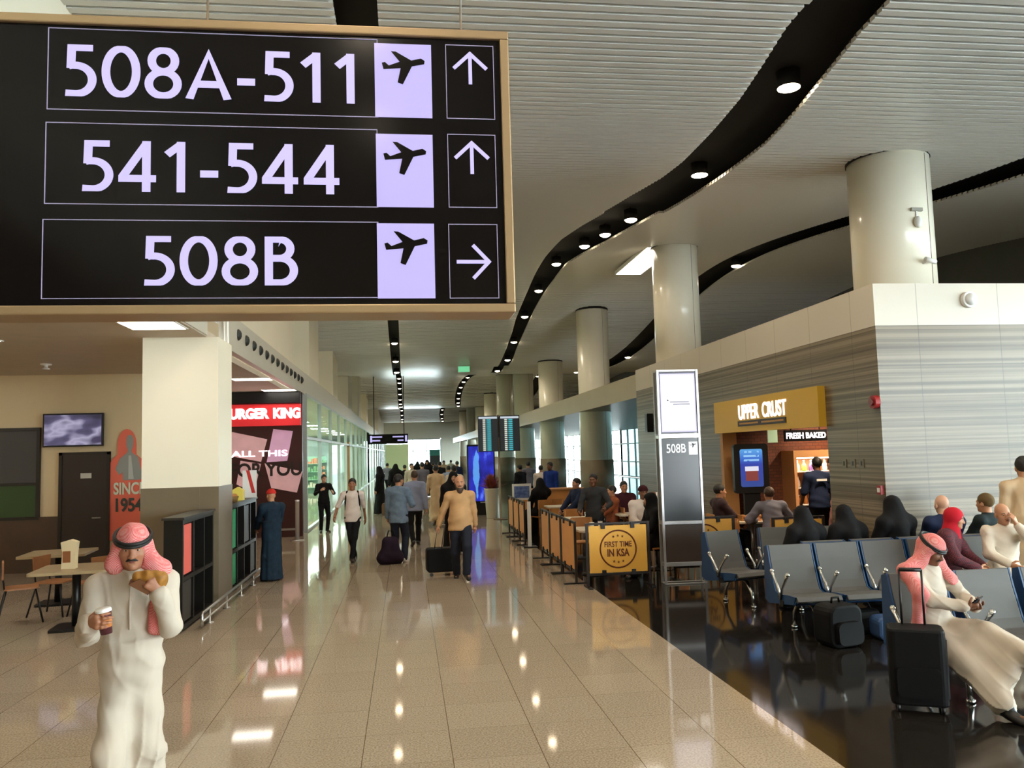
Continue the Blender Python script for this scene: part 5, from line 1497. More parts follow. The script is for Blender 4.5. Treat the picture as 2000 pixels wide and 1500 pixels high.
M_EYE = mat('eye_white', (176, 164, 150), .3); M_IRIS = mat('iris_dark', (30, 20, 14), .2); M_LIPS = mat('lips', (132, 72, 62), .5)
M_HBLK = mat('black_hair', (24, 20, 18), .6); M_HBRN = mat('brown_hair', (66, 46, 34), .6); M_HGRY = mat('grey_beard', (92, 84, 76), .7)
SKIN = {'tan': mat('skin_tan', (186, 134, 102), .5, vary=.04, scale=20), 'dark': mat('skin_dark', (116, 76, 54), .5, vary=.04, scale=20), 'light': mat('skin_light', (214, 166, 138), .5, vary=.04, scale=20), 'mid': mat('skin_mid', (156, 104, 76), .5, vary=.04, scale=20)}
def cloth(name, rgb, **kw):
    kw.setdefault('bump', .18); kw.setdefault('rough', .8); kw.setdefault('spec', .2); kw.setdefault('vary', .05); kw.setdefault('scale', 11)
    return mat(name, rgb, **kw)
M_SHOEB = mat('black_shoe', (22, 20, 20), .35); M_SHOEW = mat('white_shoe', (210, 208, 204), .5); M_SHOEN = mat('brown_shoe', (70, 46, 32), .45)

def person(label, pos, rz, P, outfit, skin='tan', height=1.75, lod='C', group=None, cat='person'):
    """outfit: dict of garment name -> options"""
    K = skeleton(P); root = thing('person', label, cat, pos, rz, group, height / 1.75)
    hs, bs, gs, cs = {'A': (.0052, .016, .0036, .0085), 'B': (.008, .022, .0062, .016), 'C': (.0115, .028, .0095, .024)}[lod]
    fat = K['fat']; T = K['T']; nrm = T @ A_(0, 1, 0)
    # one continuous body
    b = Field(); robe_ = any(q in outfit for q in ('thobe', 'abaya', 'seated_robe')); lg = .72 if robe_ else 1.0; ft_ = .68 if 'shoes' in outfit else 1.0
    b.cap(K['pel'] + A_(0, 0, .0), K['waist'], .118, .112, k=.05, n=nrm, fl=.72); b.cap(K['waist'], K['chest'] + T @ A_(0, 0, .05), .115, .132, k=.05, n=nrm, fl=.66)
    b.cap(K['chest'] + T @ A_(0, 0, .12), K['neck'] + T @ A_(0, 0, .03), .07, .052, k=.04)
    for sd in 'rl':
        b.cap(K['neck'] + T @ A_(0, 0, -.05), K['sh' + sd], .05, .052, k=.04); b.cap(K['sh' + sd], K['el' + sd], .047, .036, k=.03); b.cap(K['el' + sd], K['wr' + sd], .036, .025, k=.02)
        b.cap(K['hip' + sd], K['kn' + sd], .078 * lg, .05 * lg, k=.04); b.cap(K['kn' + sd], K['an' + sd], .05 * lg, .034, k=.02)
        b.cap(K['an' + sd] + A_(0, -.02, -.045), K['toe' + sd] - (K['toe' + sd] - K['an' + sd]) * (.2 if ft_ < 1 else 0), .034 * ft_, .028 * ft_, k=.02)
    b.cap(K['neck'], K['head'] + K['HR'] @ A_(0, -.02, -.05), .052, .052, k=.02); b.ell(K['head'], (.066, .085, .095), K['HR'], k=.02)
    parts = [(b, bs), (head_field(K), hs)]
    hands = outfit.get('hands', {})
    for sd in 'rl':
        if outfit.get('nohands'): break
        parts.append((hand_field(K, sd, **hands.get(sd, {})), gs))
    build_fields('body', parts, SKIN[skin], root)
    fc = outfit.get('face', {})
    if fc is not None: face_parts(K, root, fc.get('hair', M_HBLK), fc.get('brow', True), fc.get('moustache'), fc.get('beard'), fc.get('lips', lod != 'C'), fc.get('eyes', True))
    if 'hair' in outfit: hair_part(K, root, outfit['hair'], outfit.get('hairstyle', 'short'))

    def torso(f, extra, low, k=.05):
        f.cap(K['pel'] + T @ A_(0, 0, low), K['waist'], (.125 + extra) * fat, (.125 + extra) * fat, k=k, n=nrm, fl=.74)
        f.cap(K['waist'], K['chest'] + T @ A_(0, 0, .05), (.125 + extra) * fat, .145 + extra, k=k, n=nrm, fl=.7)
        if fat > 1.05: f.ell(K['waist'] + T @ A_(0, .06, .02), (.13 * fat, .11 * fat, .15), k=.06)
        f.cap(K['chest'] + T @ A_(0, 0, .1), K['neck'] + T @ A_(0, 0, -.01), .08 + extra, .052 + extra * .6, k=.05)
        for sd in 'rl': f.cap(K['neck'] + T @ A_(0, 0, -.04), K['sh' + sd], .055 + extra * .5, .055 + extra, k=.05)
    def sleeves(f, r, frac=.96, cuff=None):
        for sd in 'rl':
            f.cap(K['sh' + sd], K['el' + sd], .052 + r, .042 + r, k=.03)
            if frac > 0:
                e = K['el' + sd] + (K['wr' + sd] - K['el' + sd]) * frac
                f.cap(K['el' + sd], e, .042 + r, (cuff or .032 + r), k=.025)
    def pants(f, r, top=.06):
        f.cap(K['pel'] + A_(0, 0, -.03), K['pel'] + T @ A_(0, 0, top), (.125 + r) * fat, (.12 + r) * fat, k=.04, n=nrm, fl=.75)
        for sd in 'rl':
            f.cap(K['hip' + sd], K['kn' + sd], .084 + r, .056 + r, k=.04); f.cap(K['kn' + sd], K['an' + sd] + A_(0, 0, .0), .056 + r, .045 + r, k=.03)
    def shoes(m):
        for sd in 'rl':
            a, t = K['an' + sd], K['toe' + sd]; f = Field()
            dv = t - a; dz = A_(0, 0, -.055) if abs(dv[2]) < .12 else _n(np.cross(np.cross(dv, A_(0, 0, 1)), dv)) * -.05
            f.cap(a + dz * .75 - _n(dv) * .045, a + dz * .75 + _n(dv) * .13, .045, .041, k=.02); f.cap(a + dz * .7, a + dz * .1, .043, .045, k=.02)
            build_fields('shoe', [(f, max(.009, hs))], m, root)
    for g_, o in outfit.items():
        if g_ == 'shirt':
            f = Field(); torso(f, o.get('r', .012), o.get('low', -.04) - .12); f.cap(K['pel'] + T @ A_(0, 0, -.3), K['pel'] + T @ A_(0, 0, .04), (.180 + o.get('r', .012)) * (.5 + fat / 2), (.152 + o.get('r', .012)) * (.5 + fat / 2), k=.05, n=nrm, fl=.76); f.cutnow(K['pel'] + T @ A_(0, 0, o.get('low', -.04) - .03), -(T @ A_(0, 0, 1))); sleeves(f, o.get('r', .012) * .8, o.get('sleeve', .96))
            f.fold((.4, .5, 1), 38, .003 if lod != 'C' else .002); f.pleat((.3, .3, 1), 60, .009)
            c = build_fields('shirt', [(f, cs)], o['m'], root)
            if o.get('collar'):
                MB().tube([K['neck'] + T @ A_(.06 * math.cos(t), .055 * math.sin(t) + .005, .022) for t in np.linspace(0, 2 * PI, 20, endpoint=False)], .012, closed=True).build('collar', o['m'], root)
        elif g_ == 'pants':
            f = Field(); pants(f, o.get('r', .012)); f.fold((.2, .4, 1), 42, .003)
            build_fields('trousers', [(f, cs)], o['m'], root)
        elif g_ == 'shoes': shoes(o['m'])
        elif g_ in ('thobe', 'tunic'):
            f = Field(); torso(f, .018, -.02); sleeves(f, .014, .95, o.get('cuff', .045))
            hem = o.get('hem', .10); w = o.get('w', (.215, .165)); px, py = K['pel'][0], K['pel'][1]
            mx, my = (K['anr'] + K['anl'])[:2] / 2
            tt = (lambda z: (K['pel'][2] - z) / K['pel'][2])
            rg = [(z, px + (mx - px) * tt(z), py + (my - py) * tt(z), w[0] + (.155 * fat - w[0]) * (z - hem) / (K['waist'][2] - hem), w[1] + (.125 * fat - w[1]) * (z - hem) / (K['waist'][2] - hem)) for z in np.linspace(hem, K['waist'][2] + .04, 8)]
            f.loft(rg, k=.05, waves=((5, .7, .055, .0, 1.2), (9, 2.1, .035, .008, -1.5), (13, .3, .02, .006, 2.0)))
            for sd in 'rl': f.cap(K['hip' + sd] * .65 + K['pel'] * .35, K['kn' + sd], .088, .078, k=.05); f.cap(K['kn' + sd], K['kn' + sd] * .25 + K['an' + sd] * .75, .078, .082, k=.06)
            f.cut((0, 0, hem), (0, 0, -1))
            f.fold((.5, .4, .8), 26, .005); f.fold((-.6, .2, .9), 44, .003); f.pleat((1, .5, .18), 60, .011, .6); f.pleat((-.8, .6, .5), 46, .008, 2.0)
            build_fields('thobe' if g_ == 'thobe' else 'tunic', [(f, cs)], o['m'], root)
            MB().tube([K['neck'] + T @ A_(.062 * math.cos(t), .058 * math.sin(t) + .005, .025) for t in np.linspace(0, 2 * PI, 20, endpoint=False)], .014, closed=True).build('collar', o['m'], root)
            if o.get('placket'):
                MB().tube([K['neck'] + T @ A_(0, .065, .02), K['neck'] + T @ A_(0, .118, -.08), K['chest'] + T @ A_(0, .133, .03), K['chest'] + T @ A_(0, .128, -.1)], .008, n=6).build('placket', o['m'], root)
        elif g_ == 'seated_robe':
            f = Field(); torso(f, .02, -.03); sleeves(f, .016, .95, .046)
            hem = o.get('hem', .93)
            for sd in 'rl':
                f.cap(K['hip' + sd], K['kn' + sd], .115, .085, k=.06); f.cap(K['kn' + sd], K['kn' + sd] + (K['an' + sd] - K['kn' + sd]) * hem, .085, .095, k=.05)
            if o.get('web', True):
                for t in (.2, .4, .6, .8, 1.0): f.cap(K['hipr'] * (1 - t) + K['knr'] * t, K['hipl'] * (1 - t) + K['knl'] * t, .09, .085, k=.05)
                for t in o.get('webs', (.15, .3, .45, .6, .75, .88)):
                    f.cap(K['knr'] * (1 - t) + K['anr'] * t, K['knl'] * (1 - t) + K['anl'] * t, .07, .07, k=.05)
                for a_w, b_w in o.get('sheet', ()):
                    f.cap(a_w, b_w, .06, .06, k=.06)
            f.cap(K['pel'] + A_(0, -.02, -.03), K['pel'] + A_(0, -.02, .05), .15, .14, k=.05)
            f.fold((.6, .5, .6), 24, .007); f.fold((-.7, .4, .6), 40, .004); f.pleat((.8, .3, .6), 52, .016); f.pleat((-.3, .6, .8), 64, .012, 1.4)
            build_fields('robe', [(f, cs)], o['m'], root)
        elif g_ == 'abaya':
            f = Field(); torso(f, .02, -.02); sleeves(f, .03, .92, .065)
            H, R = K['head'], K['HR']; gg = lambda x, y, z: H + R @ A_(x, y, z)
            if o.get('veil', True):
                f.ell(gg(0, -.01, .035), (.098, .115, .112), R, k=.03); f.cap(gg(0, -.03, -.03), K['neck'] + T @ A_(0, -.02, -.08), .09, .15, k=.05)
                f.ell(gg(0, .03, -.06), (.08, .085, .09), R, k=.03)
                for sd in 'rl': f.cap(gg(0, -.03, -.04), K['sh' + sd] + T @ A_(0, .0, -.02), .085, .09, k=.06)
                if not o.get('niqab'): f.sub_ell(gg(0, .13, -.015), (.058, .07, .085), R, k=.015)
                else: f.sub_ell(gg(0, .125, .01), (.052, .035, .014), R, k=.008)
            if o.get('seated'):
                for sd in 'rl':
                    f.cap(K['hip' + sd], K['kn' + sd], .125, .10, k=.08); f.cap(K['kn' + sd], K['an' + sd], .10, .10, k=.06)
                f.cap((K['knr'] + K['knl']) / 2, (K['anr'] + K['anl']) / 2, .12, .12, k=.06)
            else:
                w = o.get('w', (.25, .21)); px, py = K['pel'][0], K['pel'][1]; mx, my = (K['anr'] + K['anl'])[:2] / 2; hm = o.get('hem', .03)
                f.loft([(z, px + (mx - px) * (1 - z), py + (my - py) * (1 - z), w[0] + (.18 - w[0]) * z / 1.1, w[1] + (.14 - w[1]) * z / 1.1) for z in np.linspace(hm, 1.12, 8)], k=.06, waves=((6, .4, .05, .0, 1.0), (11, 1.1, .03, .006, -1.4)))
            f.fold((.6, .3, .7), 24, .004); f.pleat((1, .5, .2), 48, .012)
            build_fields('abaya', [(f, cs)], o['m'], root)
        elif g_ == 'ghutra':
            H, R = K['head'], K['HR']; gg = lambda x, y, z: H + R @ A_(x, y, z); f = Field()
            f.ell(gg(0, -.012, .045), (.094, .112, .104), R, k=.02)
            for sx in (-1, 1):
                f.cap(gg(sx * .075, .01, .02), gg(sx * .098, -.0, -.085), .036, .042, k=.04)
                sd = 'r' if sx > 0 else 'l'
                drop = o.get('drop_' + sd, .16)
                sh = K['sh' + sd] * .72 + K['neck'] * .28
                rr_ = .055
                if o.get('back_' + sd): f.cap(gg(sx * .094, -.01, -.085), gg(sx * .088, -.05, -.155), .04, .042, k=.04); continue
                f.cap(gg(sx * .092, .0, -.085), sh + T @ A_(sx * .01, .03, .06), .042, rr_, k=.05)
                if o.get('drape_' + sd):
                    q0 = K['sh' + sd] + T @ A_(sx * .045, 0, .03); q1 = K['el' + sd] + A_(sx * .075, -.03, .06); q2 = q1 + A_(sx * .0, -.06, -.26)
                    f.cap(sh + T @ A_(0, .02, .05), q0, .06, .06, k=.05); f.cap(q0, q1, .062, .06, k=.05); f.cap(q1, q2, .06, .045, k=.04); continue
                f.cap(sh + T @ A_(sx * .01, .03, .06), sh + T @ A_(sx * (.02 + o.get('out_' + sd, 0)), (.12 if not o.get('back_' + sd) else -.06) - (.10 if o.get('out_' + sd, 0) > .2 else 0), -drop), rr_, rr_ * .9, k=.05, n=nrm, fl=.6)
            f.cap(gg(0, -.06, .0), K['neck'] + T @ A_(0, -.07, -.14), .088, .14, k=.05, n=nrm, fl=.6)
            f.sub_ell(gg(0, .10, -.045), (.064, .12, .098), R, k=.015)
            f.sub_ell(gg(0, .14, -.16), (.075, .13, .13), R, k=.03)
            f.fold(R @ A_(1, .2, .2), 70, .0022); f.fold(R @ A_(.3, 1, .4), 46, .002)
            build_fields('ghutra', [(f, max(.007, hs))], o['m'], root)
            ag = MB()
            tl = .10
            for dz in (0, .016):
                ag.tube([gg(.098 * math.cos(t), -.012 + .118 * math.sin(t), .062 + dz - tl * math.sin(t) * .35) for t in np.linspace(0, 2 * PI, 36, endpoint=False)], .0105, closed=True)
            ag.build('agal', mat('agal_black', (14, 13, 13), .6), root)
        elif g_ == 'hijab':
            H, R = K['head'], K['HR']; gg = lambda x, y, z: H + R @ A_(x, y, z); f = Field()
            f.ell(gg(0, -.015, .04), (.094, .112, .106), R, k=.02); f.cap(gg(0, -.02, -.03), K['neck'] + T @ A_(0, .0, -.06), .085, .12, k=.05)
            f.sub_ell(gg(0, .12, -.02), (.055, .09, .08), R, k=.015); f.fold(R @ A_(.4, .3, 1), 50, .002)
            build_fields('headscarf', [(f, max(.008, hs))], o['m'], root)
        elif g_ == 'cap':
            H, R = K['head'], K['HR']; gg = lambda x, y, z: H + R @ A_(x, y, z); f = Field()
            f.ell(gg(0, -.014, .05), (.090, .108, .092), R, k=.01); f.cut(gg(0, 0, .035), -(R @ A_(0, .1, 1)))
            if o.get('brim'): f.cap(gg(0, .08, .045), gg(0, .15, .035), .05, .05, k=.01, n=R @ A_(0, 0, 1), fl=.15)
            build_fields('cap', [(f, max(.007, hs))], o['m'], root)
        elif g_ == 'straps':
            for sx in (-1, 1):
                sd = 'r' if sx > 0 else 'l'; s_ = K['sh' + sd] * .6 + K['neck'] * .4
                MB().tube([K['waist'] + T @ A_(sx * .15, -.06, .02), K['chest'] + T @ A_(sx * .15, .075, .0), s_ + T @ A_(0, .05, .05), s_ + T @ A_(0, -.07, .03), K['chest'] + T @ A_(sx * .1, -.13, 0)], .017, n=8).build('backpack_strap', o['m'], root)
            f = Field(); f.cap(K['chest'] + T @ A_(0, -.19, .08), K['waist'] + T @ A_(0, -.19, .05), .14, .15, k=.02, n=nrm, fl=.5)
            build_fields('backpack', [(f, cs)], o['m'], root)
        elif g_ == 'belt':
            MB().tube([K['pel'] + T @ A_(.135 * fat * math.cos(t), .1 * fat * math.sin(t), .08) for t in np.linspace(0, 2 * PI, 24, endpoint=False)], .016, closed=True).build('belt', o['m'], root)
    Mr = np.array((Matrix.Translation(pos) @ Matrix.Rotation(rz, 4, 'Z') @ Matrix.Scale(height / 1.75, 4)))
    K['w'] = lambda p: (Mr @ np.append(p, 1))[:3]
    K['root'] = root
    return K
# ---------------------------------------------------------------- who is where
k = NT('red_check_cloth'); tc = k.node('ShaderNodeTexCoord')
ck = k.node('ShaderNodeTexChecker'); ck.inputs['Scale'].default_value = 170; k.link(tc.outputs['Object'], ck.inputs['Vector'])
nz = k.noise(tc.outputs['Object'], 14, 3)
cA = k.mix(ck.outputs['Fac'], lin((196, 62, 66)), lin((232, 206, 200)))
k.link(k.mix(k.math('MINIMUM', k.math('MULTIPLY', nz, 1.2), .85), cA, lin((206, 104, 104))), k.b.inputs['Base Color']); k.b.inputs['Roughness'].default_value = .85; k.b.inputs['Specular IOR Level'].default_value = .15
M_GHU = k.m
k = NT('maroon_plaid'); tc = k.node('ShaderNodeTexCoord')
ck = k.node('ShaderNodeTexChecker'); ck.inputs['Scale'].default_value = 60; k.link(tc.outputs['Object'], ck.inputs['Vector'])
k.link(k.mix(ck.outputs['Fac'], lin((96, 24, 36)), lin((48, 16, 26))), k.b.inputs['Base Color']); k.b.inputs['Roughness'].default_value = .8
M_PLAID = k.m
M_THOBE = cloth('thobe_white', (190, 179, 164), vary=.02)
M_ROBEW = cloth('robe_white', (214, 202, 184), vary=.03)
M_ROBEB = cloth('robe_beige', (206, 180, 146), vary=.03)
M_ABAYA = cloth('abaya_black', (17, 16, 18), vary=.1)
M_KHAKI = cloth('khaki_tunic', (192, 152, 108))
M_NAVYT = cloth('navy_trousers', (34, 38, 50))
M_BLKT = cloth('black_trousers', (22, 22, 26))
M_TSH = cloth('white_tshirt', (226, 212, 202))
M_DENIM = cloth('denim_jacket', (108, 126, 146), vary=.18)
M_BLUES = cloth('pale_blue_shirt', (150, 160, 190))
M_BLKS = cloth('black_shirt', (26, 26, 28))
M_NAVYS = cloth('navy_shirt', (32, 42, 70))
M_GREYS = cloth('grey_shirt', (112, 110, 122))
M_TEAL = cloth('teal_robe', (24, 40, 54), vary=.3)
M_REDC = cloth('red_cap', (196, 48, 40))
M_REDH = cloth('red_hijab', (186, 28, 44))
M_PURP = cloth('purple_bag', (36, 24, 40))

def at_floor(px, py): p = on_z(px, py); return (p[0], p[1], 0)
STAND = lambda **k_: dict(dict(hand_r=(.25, .06, .84), hand_l=(-.25, .06, .84)), **k_)
WALK = lambda s=1, **k_: dict(dict(pelvis=(0, 0, .915), foot_r=(.08, .20 * s, .09), foot_l=(-.08, -.22 * s, .13), toe_l=(-.02, .15, -.085) if s > 0 else (-.04, .17, -.05), toe_r=(.04, .17, -.05) if s > 0 else (.02, .15, -.085), hand_r=(.25, -.08 * s, .86), hand_l=(-.25, .18 * s, .88)), **k_)
SIT = lambda z=.45, **k_: dict(dict(pelvis=(0, 0, z + .115), lean=-.05, foot_r=(.12, .46, .085), foot_l=(-.12, .46, .085), knee_r=(.1, 1, 1), knee_l=(-.1, 1, 1), hand_r=(.12, .34, z + .22), hand_l=(-.12, .34, z + .22), elbow_r=(1, -.6, -.4), elbow_l=(-1, -.6, -.4)), **k_)

# 1 the walking man with the cup
x, y = gx(264, 4.75)
FMP = dict(pelvis=(0, 0, .92), foot_r=(.08, .16, .09), foot_l=(-.07, -.18, .12), hand_r=(.185, .30, 1.25), hand_l=(-.165, .25, 1.37), elbow_r=(.22, -.3, -1), elbow_l=(-.2, -.2, -1),
           hdir_r=(-.55, .75, .12), palm_r=(-.75, -.6, 0), hdir_l=(.50, .15, .72), palm_l=(.35, -.75, .1), hpitch=-.10, hyaw=.06, fat=.98)
K1 = person('man in a white thobe and red-checked headscarf walking towards the camera with a paper cup', (x, y, 0), PI + .2, FMP,
            dict(thobe=dict(m=M_THOBE, w=(.150, .135), placket=True, hem=.08, cuff=.05), ghutra=dict(m=M_GHU, drop_r=-.02, back_r=True, drop_l=.26, out_l=-.01), shoes=dict(m=M_SHOEN),
                 face=dict(hair=M_HBLK, moustache=True), hands=dict(r=dict(curl=(.62, .62, .62, .62), thumb=.8), l=dict(curl=(.75, .75, .8, .8), thumb=.9))), 'mid', 1.70, 'A')
def held(K, sd, off, up=.0):
    d, n = K['hd' + sd], K['hn' + sd]
    return K['w'](K['wr' + sd] + d * off + n * up)
cpos_ = held(K1, 'r', .085, .052)
cup = thing('paper_cup', 'brown paper coffee cup with a white lid held by the walking man', 'cup', (cpos_[0], cpos_[1], cpos_[2] - .07), rz=0)
cup.rotation_euler = (.08, -.12, 0)
MB().lathe([(.029, 0), (.0385, .118), (0, .118)], n=28).build('cup', mat('cup_maroon', (74, 30, 38), .5), cup)
MB().lathe([(.0325, .035), (.0372, .085)], n=28).build('sleeve', mat('cup_sleeve', (196, 124, 66), .6, vary=.1, scale=30), cup)
MB().lathe([(.041, .116), (.041, .126), (.037, .136), (0, .134)], n=28).build('lid', M_WHITE, cup)
sp_o = held(K1, 'l', .085, .04)
sw = thing('sandwich', 'brown wrapped snack held up in the other hand of the walking man', 'snack', tuple(sp_o), rz=.3)
sw.rotation_euler = (.2, .5, .3)
f = Field(); f.cap((-.055, 0, 0), (.05, 0, .02), .034, .042, k=.02); f.cap((-.02, -.01, .03), (.045, -.01, .05), .03, .034, k=.02); f.fold((1, .4, .6), 90, .002)
build_fields('bun', [(f, .006)], mat('snack_brown', (150, 100, 30), .6, vary=.25, scale=30), sw)
MB().prism([(-.085, -.045), (.03, -.055), (.045, .0), (-.05, .005)], -.046, .046, axis=1).build('wrapper', mat('snack_wrap', (104, 62, 30), .6, vary=.1, scale=20), sw)

# 2 the seated man with the phone
K2 = person('seated man in a white thobe and red-checked headscarf looking at his phone with legs crossed', (4.24, 6.3, 0), PI + .33,
            dict(pelvis=(0, 0, .565), lean=-.14, foot_r=(.17, .74, .085), foot_l=(-.02, .83, .46), knee_r=(.25, .6, 1), knee_l=(-.15, .3, 1), toe_l=(-.06, .13, .10), toe_r=(.02, .18, -.05), hand_r=(.06, .33, .80), hand_l=(-.13, .30, .78), elbow_r=(1, -.3, -.7), elbow_l=(-1, -.3, -.7), hdir_r=(-.75, .6, .2), hdir_l=(.8, .6, .05), palm_r=(-.2, -.3, 1), palm_l=(.2, -.2, 1), hpitch=-.42, hyaw=.12),
            dict(seated_robe=dict(m=M_THOBE, hem=.84, webs=(.15, .3, .45, .6, .72)), ghutra=dict(m=M_GHU, drape_r=True, drop_l=.10, out_l=.04), shoes=dict(m=M_SHOEB), face=dict(hair=M_HBLK, moustache=True, beard=.0), hands=dict(r=dict(curl=(.6, .65, .7, .7), thumb=.9), l=dict(curl=(.4, .45, .5, .5)))), 'dark', 1.63, 'A')
pp_ = held(K2, 'r', .09, .028)
ph = thing('phone', 'dark phone in the hands of the seated man', 'phone', tuple(pp_), rz=PI + .5)
ph.rotation_euler = (-.9, .2, PI + .3)
MB().rbox((-.036, -.005, -.072), (.036, .005, .072), .01, axis=1).build('case', M_BLKP, ph)
MB().box((-.033, .005, -.066), (.033, .0058, .066)).build('screen', mat('phone_screen', (70, 84, 92), .1, emit=.3), ph)

# 3 people in the walkway
person('person in a dark teal robe and red cap standing at the counter', at_floor(531, 1134), .55, STAND(hand_r=(.1, .33, 1.08), hand_l=(-.16, .36, .98)), dict(abaya=dict(m=M_TEAL, veil=False, w=(.22, .19)), cap=dict(m=M_REDC), face=dict(eyes=False), shoes=dict(m=M_SHOEB)), 'tan', 1.53, 'B')
person('man in black clothes raising a phone, standing by the glass shopfront', at_floor(633, 1039), PI + .35, STAND(hand_r=(.16, .3, 1.28), hand_l=(-.2, .34, 1.18), hdir_l=(.3, .6, .5)), dict(shirt=dict(m=M_BLKS, sleeve=.9), pants=dict(m=M_BLKT), shoes=dict(m=M_SHOEB), hair=M_HBLK), 'light', 1.57, 'C')
person('young man in a white t-shirt and black trousers with a backpack, walking forward', at_floor(690, 1096), PI, WALK(-1, hand_r=(.36, .14, .95), foot_r=(-.03, -.12, .11), foot_l=(.02, .16, .09)), dict(shirt=dict(m=M_TSH, sleeve=.0, low=-.06), pants=dict(m=M_BLKT, r=.004), shoes=dict(m=M_SHOEB), hair=M_HBLK, straps=dict(m=M_BLKS)), 'mid', 1.63, 'B')
person('woman in a black abaya standing far down the walkway beside a brown bag', at_floor(743, 1004), 1.2, STAND(), dict(abaya=dict(m=M_ABAYA)), 'tan', 1.66, 'C')
person('person in a faded denim jacket seen from behind', at_floor(780, 1098), -.25, STAND(hand_r=(.2, .3, 1.1), hand_l=(-.25, .1, .85), hyaw=-.5), dict(shirt=dict(m=M_DENIM, r=.03, low=-.12), pants=dict(m=M_NAVYT, r=.02), shoes=dict(m=M_SHOEW), hair=M_HBLK, face=dict(eyes=False)), 'tan', 1.68, 'B')
person('man in a pale blue shirt seen from behind next to the denim jacket', at_floor(812, 1066), .1, WALK(1), dict(shirt=dict(m=M_BLUES, r=.025, low=-.08), pants=dict(m=M_BLKT), shoes=dict(m=M_SHOEB), hair=M_HBRN, face=None), 'tan', 1.70, 'B')
KK = person('bearded man in a khaki tunic and dark trousers pulling a black case', at_floor(902, 1131), PI - .05, WALK(-1, hand_r=(.40, -.16, .82), elbow_r=(.6, -1, 0), fat=1.22), dict(shirt=dict(m=M_KHAKI, r=.022, low=-.07), pants=dict(m=M_NAVYT, r=.022), shoes=dict(m=M_SHOEB), face=dict(hair=M_HBRN, beard=.06, moustache=True)), 'tan', 1.70, 'B')
person('person in a long beige robe walking away behind the pale blue shirt', gx(850, 24) + (0,), .1, WALK(1), dict(thobe=dict(m=M_ROBEB), shoes=dict(m=M_SHOEN), hair=M_HBLK, face=None), 'tan', 1.74, 'C')
person('person in black walking close behind the bearded man in khaki', gx(884, 17.2) + (0,), PI, WALK(1), dict(abaya=dict(m=M_ABAYA)), 'tan', 1.68, 'C')
person('person in a cream robe further behind the bearded man', gx(886, 23.0) + (0,), .2, STAND(), dict(thobe=dict(m=M_ROBEW), shoes=dict(m=M_SHOEN), hair=M_HBLK, face=None), 'tan', 1.72, 'C')
# rolling bags in the walkway
w = KK['w'](KK['wrr'])
rc = thing('cabin_case', 'black cabin case pulled by the bearded man in khaki', 'suitcase', (w[0] + .06, w[1] + .42, 0), rz=.1)
MB().rbox((-.27, -.13, .06), (.27, .13, .46), .05, axis=1).build('body', M_CASE, rc, bevel=.02)
for sx in (-1, 1): MB().tube([(sx * .2, -.1, .03), (sx * .2, -.14, .03)], .03, n=12).build('wheel', M_BLKP, rc)
MB().tube([(-.14, -.08, .44), (-.12, -.40, w[2]), (-.0, -.40, w[2]), (-.02, -.08, .44)], .009).build('pull_handle', M_STEEL, rc)
p = at_floor(765, 1100)
hb_ = thing('holdall', 'dark purple holdall on the floor at the feet of the person in denim', 'bag', (p[0] - .02, p[1] - .1, 0), rz=.1)
f = Field(); f.cap((-.12, 0, .12), (.12, 0, .12), .14, .14, k=.02); f.cap((-.07, 0, .2), (-.05, 0, .42), .12, .10, k=.04); f.cap((.07, 0, .2), (.06, 0, .42), .12, .10, k=.04); f.fold((.5, .3, 1), 30, .004); f.cut((0, 0, .002), (0, 0, -1))
build_fields('body', [(f, .012)], M_PURP, hb_)
MB().tube([(-.06, 0, .5), (-.03, 0, .62), (.06, 0, .62), (.09, 0, .5)], .012).build('handle', M_CASE, hb_)
p = gx(757, 28.3)
tb = thing('travel_bag', 'brown travel bag beside the woman in the black abaya', 'bag', (p[0], p[1], 0))
MB().rbox((-.22, -.15, .0), (.22, .15, .42), .08, axis=1).build('body', mat('brown_bag', (112, 84, 58), .6, vary=.1), tb)
MB().tube([(-.1, 0, .42), (-.06, 0, .5), (.06, 0, .5), (.1, 0, .42)], .014).build('handle', M_CASE, tb)

# 4 the distant crowd, each person apart
CR = [(772, 33, 0, 'abaya', M_ABAYA, 'person in black behind the person in denim'), (790, 36, 0, 'shirt', M_BLKS, 'dark-clothed person in the far crowd behind the denim jacket'), (803, 31, PI, 'thobe', M_ROBEW, 'white-robed person in the far crowd left of the pale blue shirt'),
      (824, 30, 0, 'shirt', M_GREYS, 'grey-shirted person in the far crowd right of the pale blue shirt'), (834, 40, PI, 'abaya', M_ABAYA, 'black-robed person in the middle of the far crowd'), (845, 44, 0, 'shirt', M_NAVYS, 'navy-shirted person in the far crowd'),
      (858, 35, 0, 'shirt', M_BLKS, 'black-shirted person in the far crowd left of the bearded man'), (866, 48, PI, 'thobe', M_ROBEB, 'beige-robed person deep in the far crowd'), (875, 30, 0, 'shirt', M_BLUES, 'pale-shirted person in the far crowd behind the bearded man'),
      (815, 52, 0, 'abaya', M_ABAYA, 'black-robed person deepest in the crowd above the pale blue shirt'), (852, 60, PI, 'shirt', M_TSH, 'white-shirted person deepest in the crowd'), (892, 38, 0, 'shirt', M_NAVYS, 'navy-shirted person right of the bearded man by the blue totem'), (880, 55, 0, 'thobe', M_ROBEW, 'white-robed person deep in the crowd beside the blue totem'), (756, 42, 0, 'shirt', M_GREYS, 'grey-shirted person far off left of the denim jacket')]
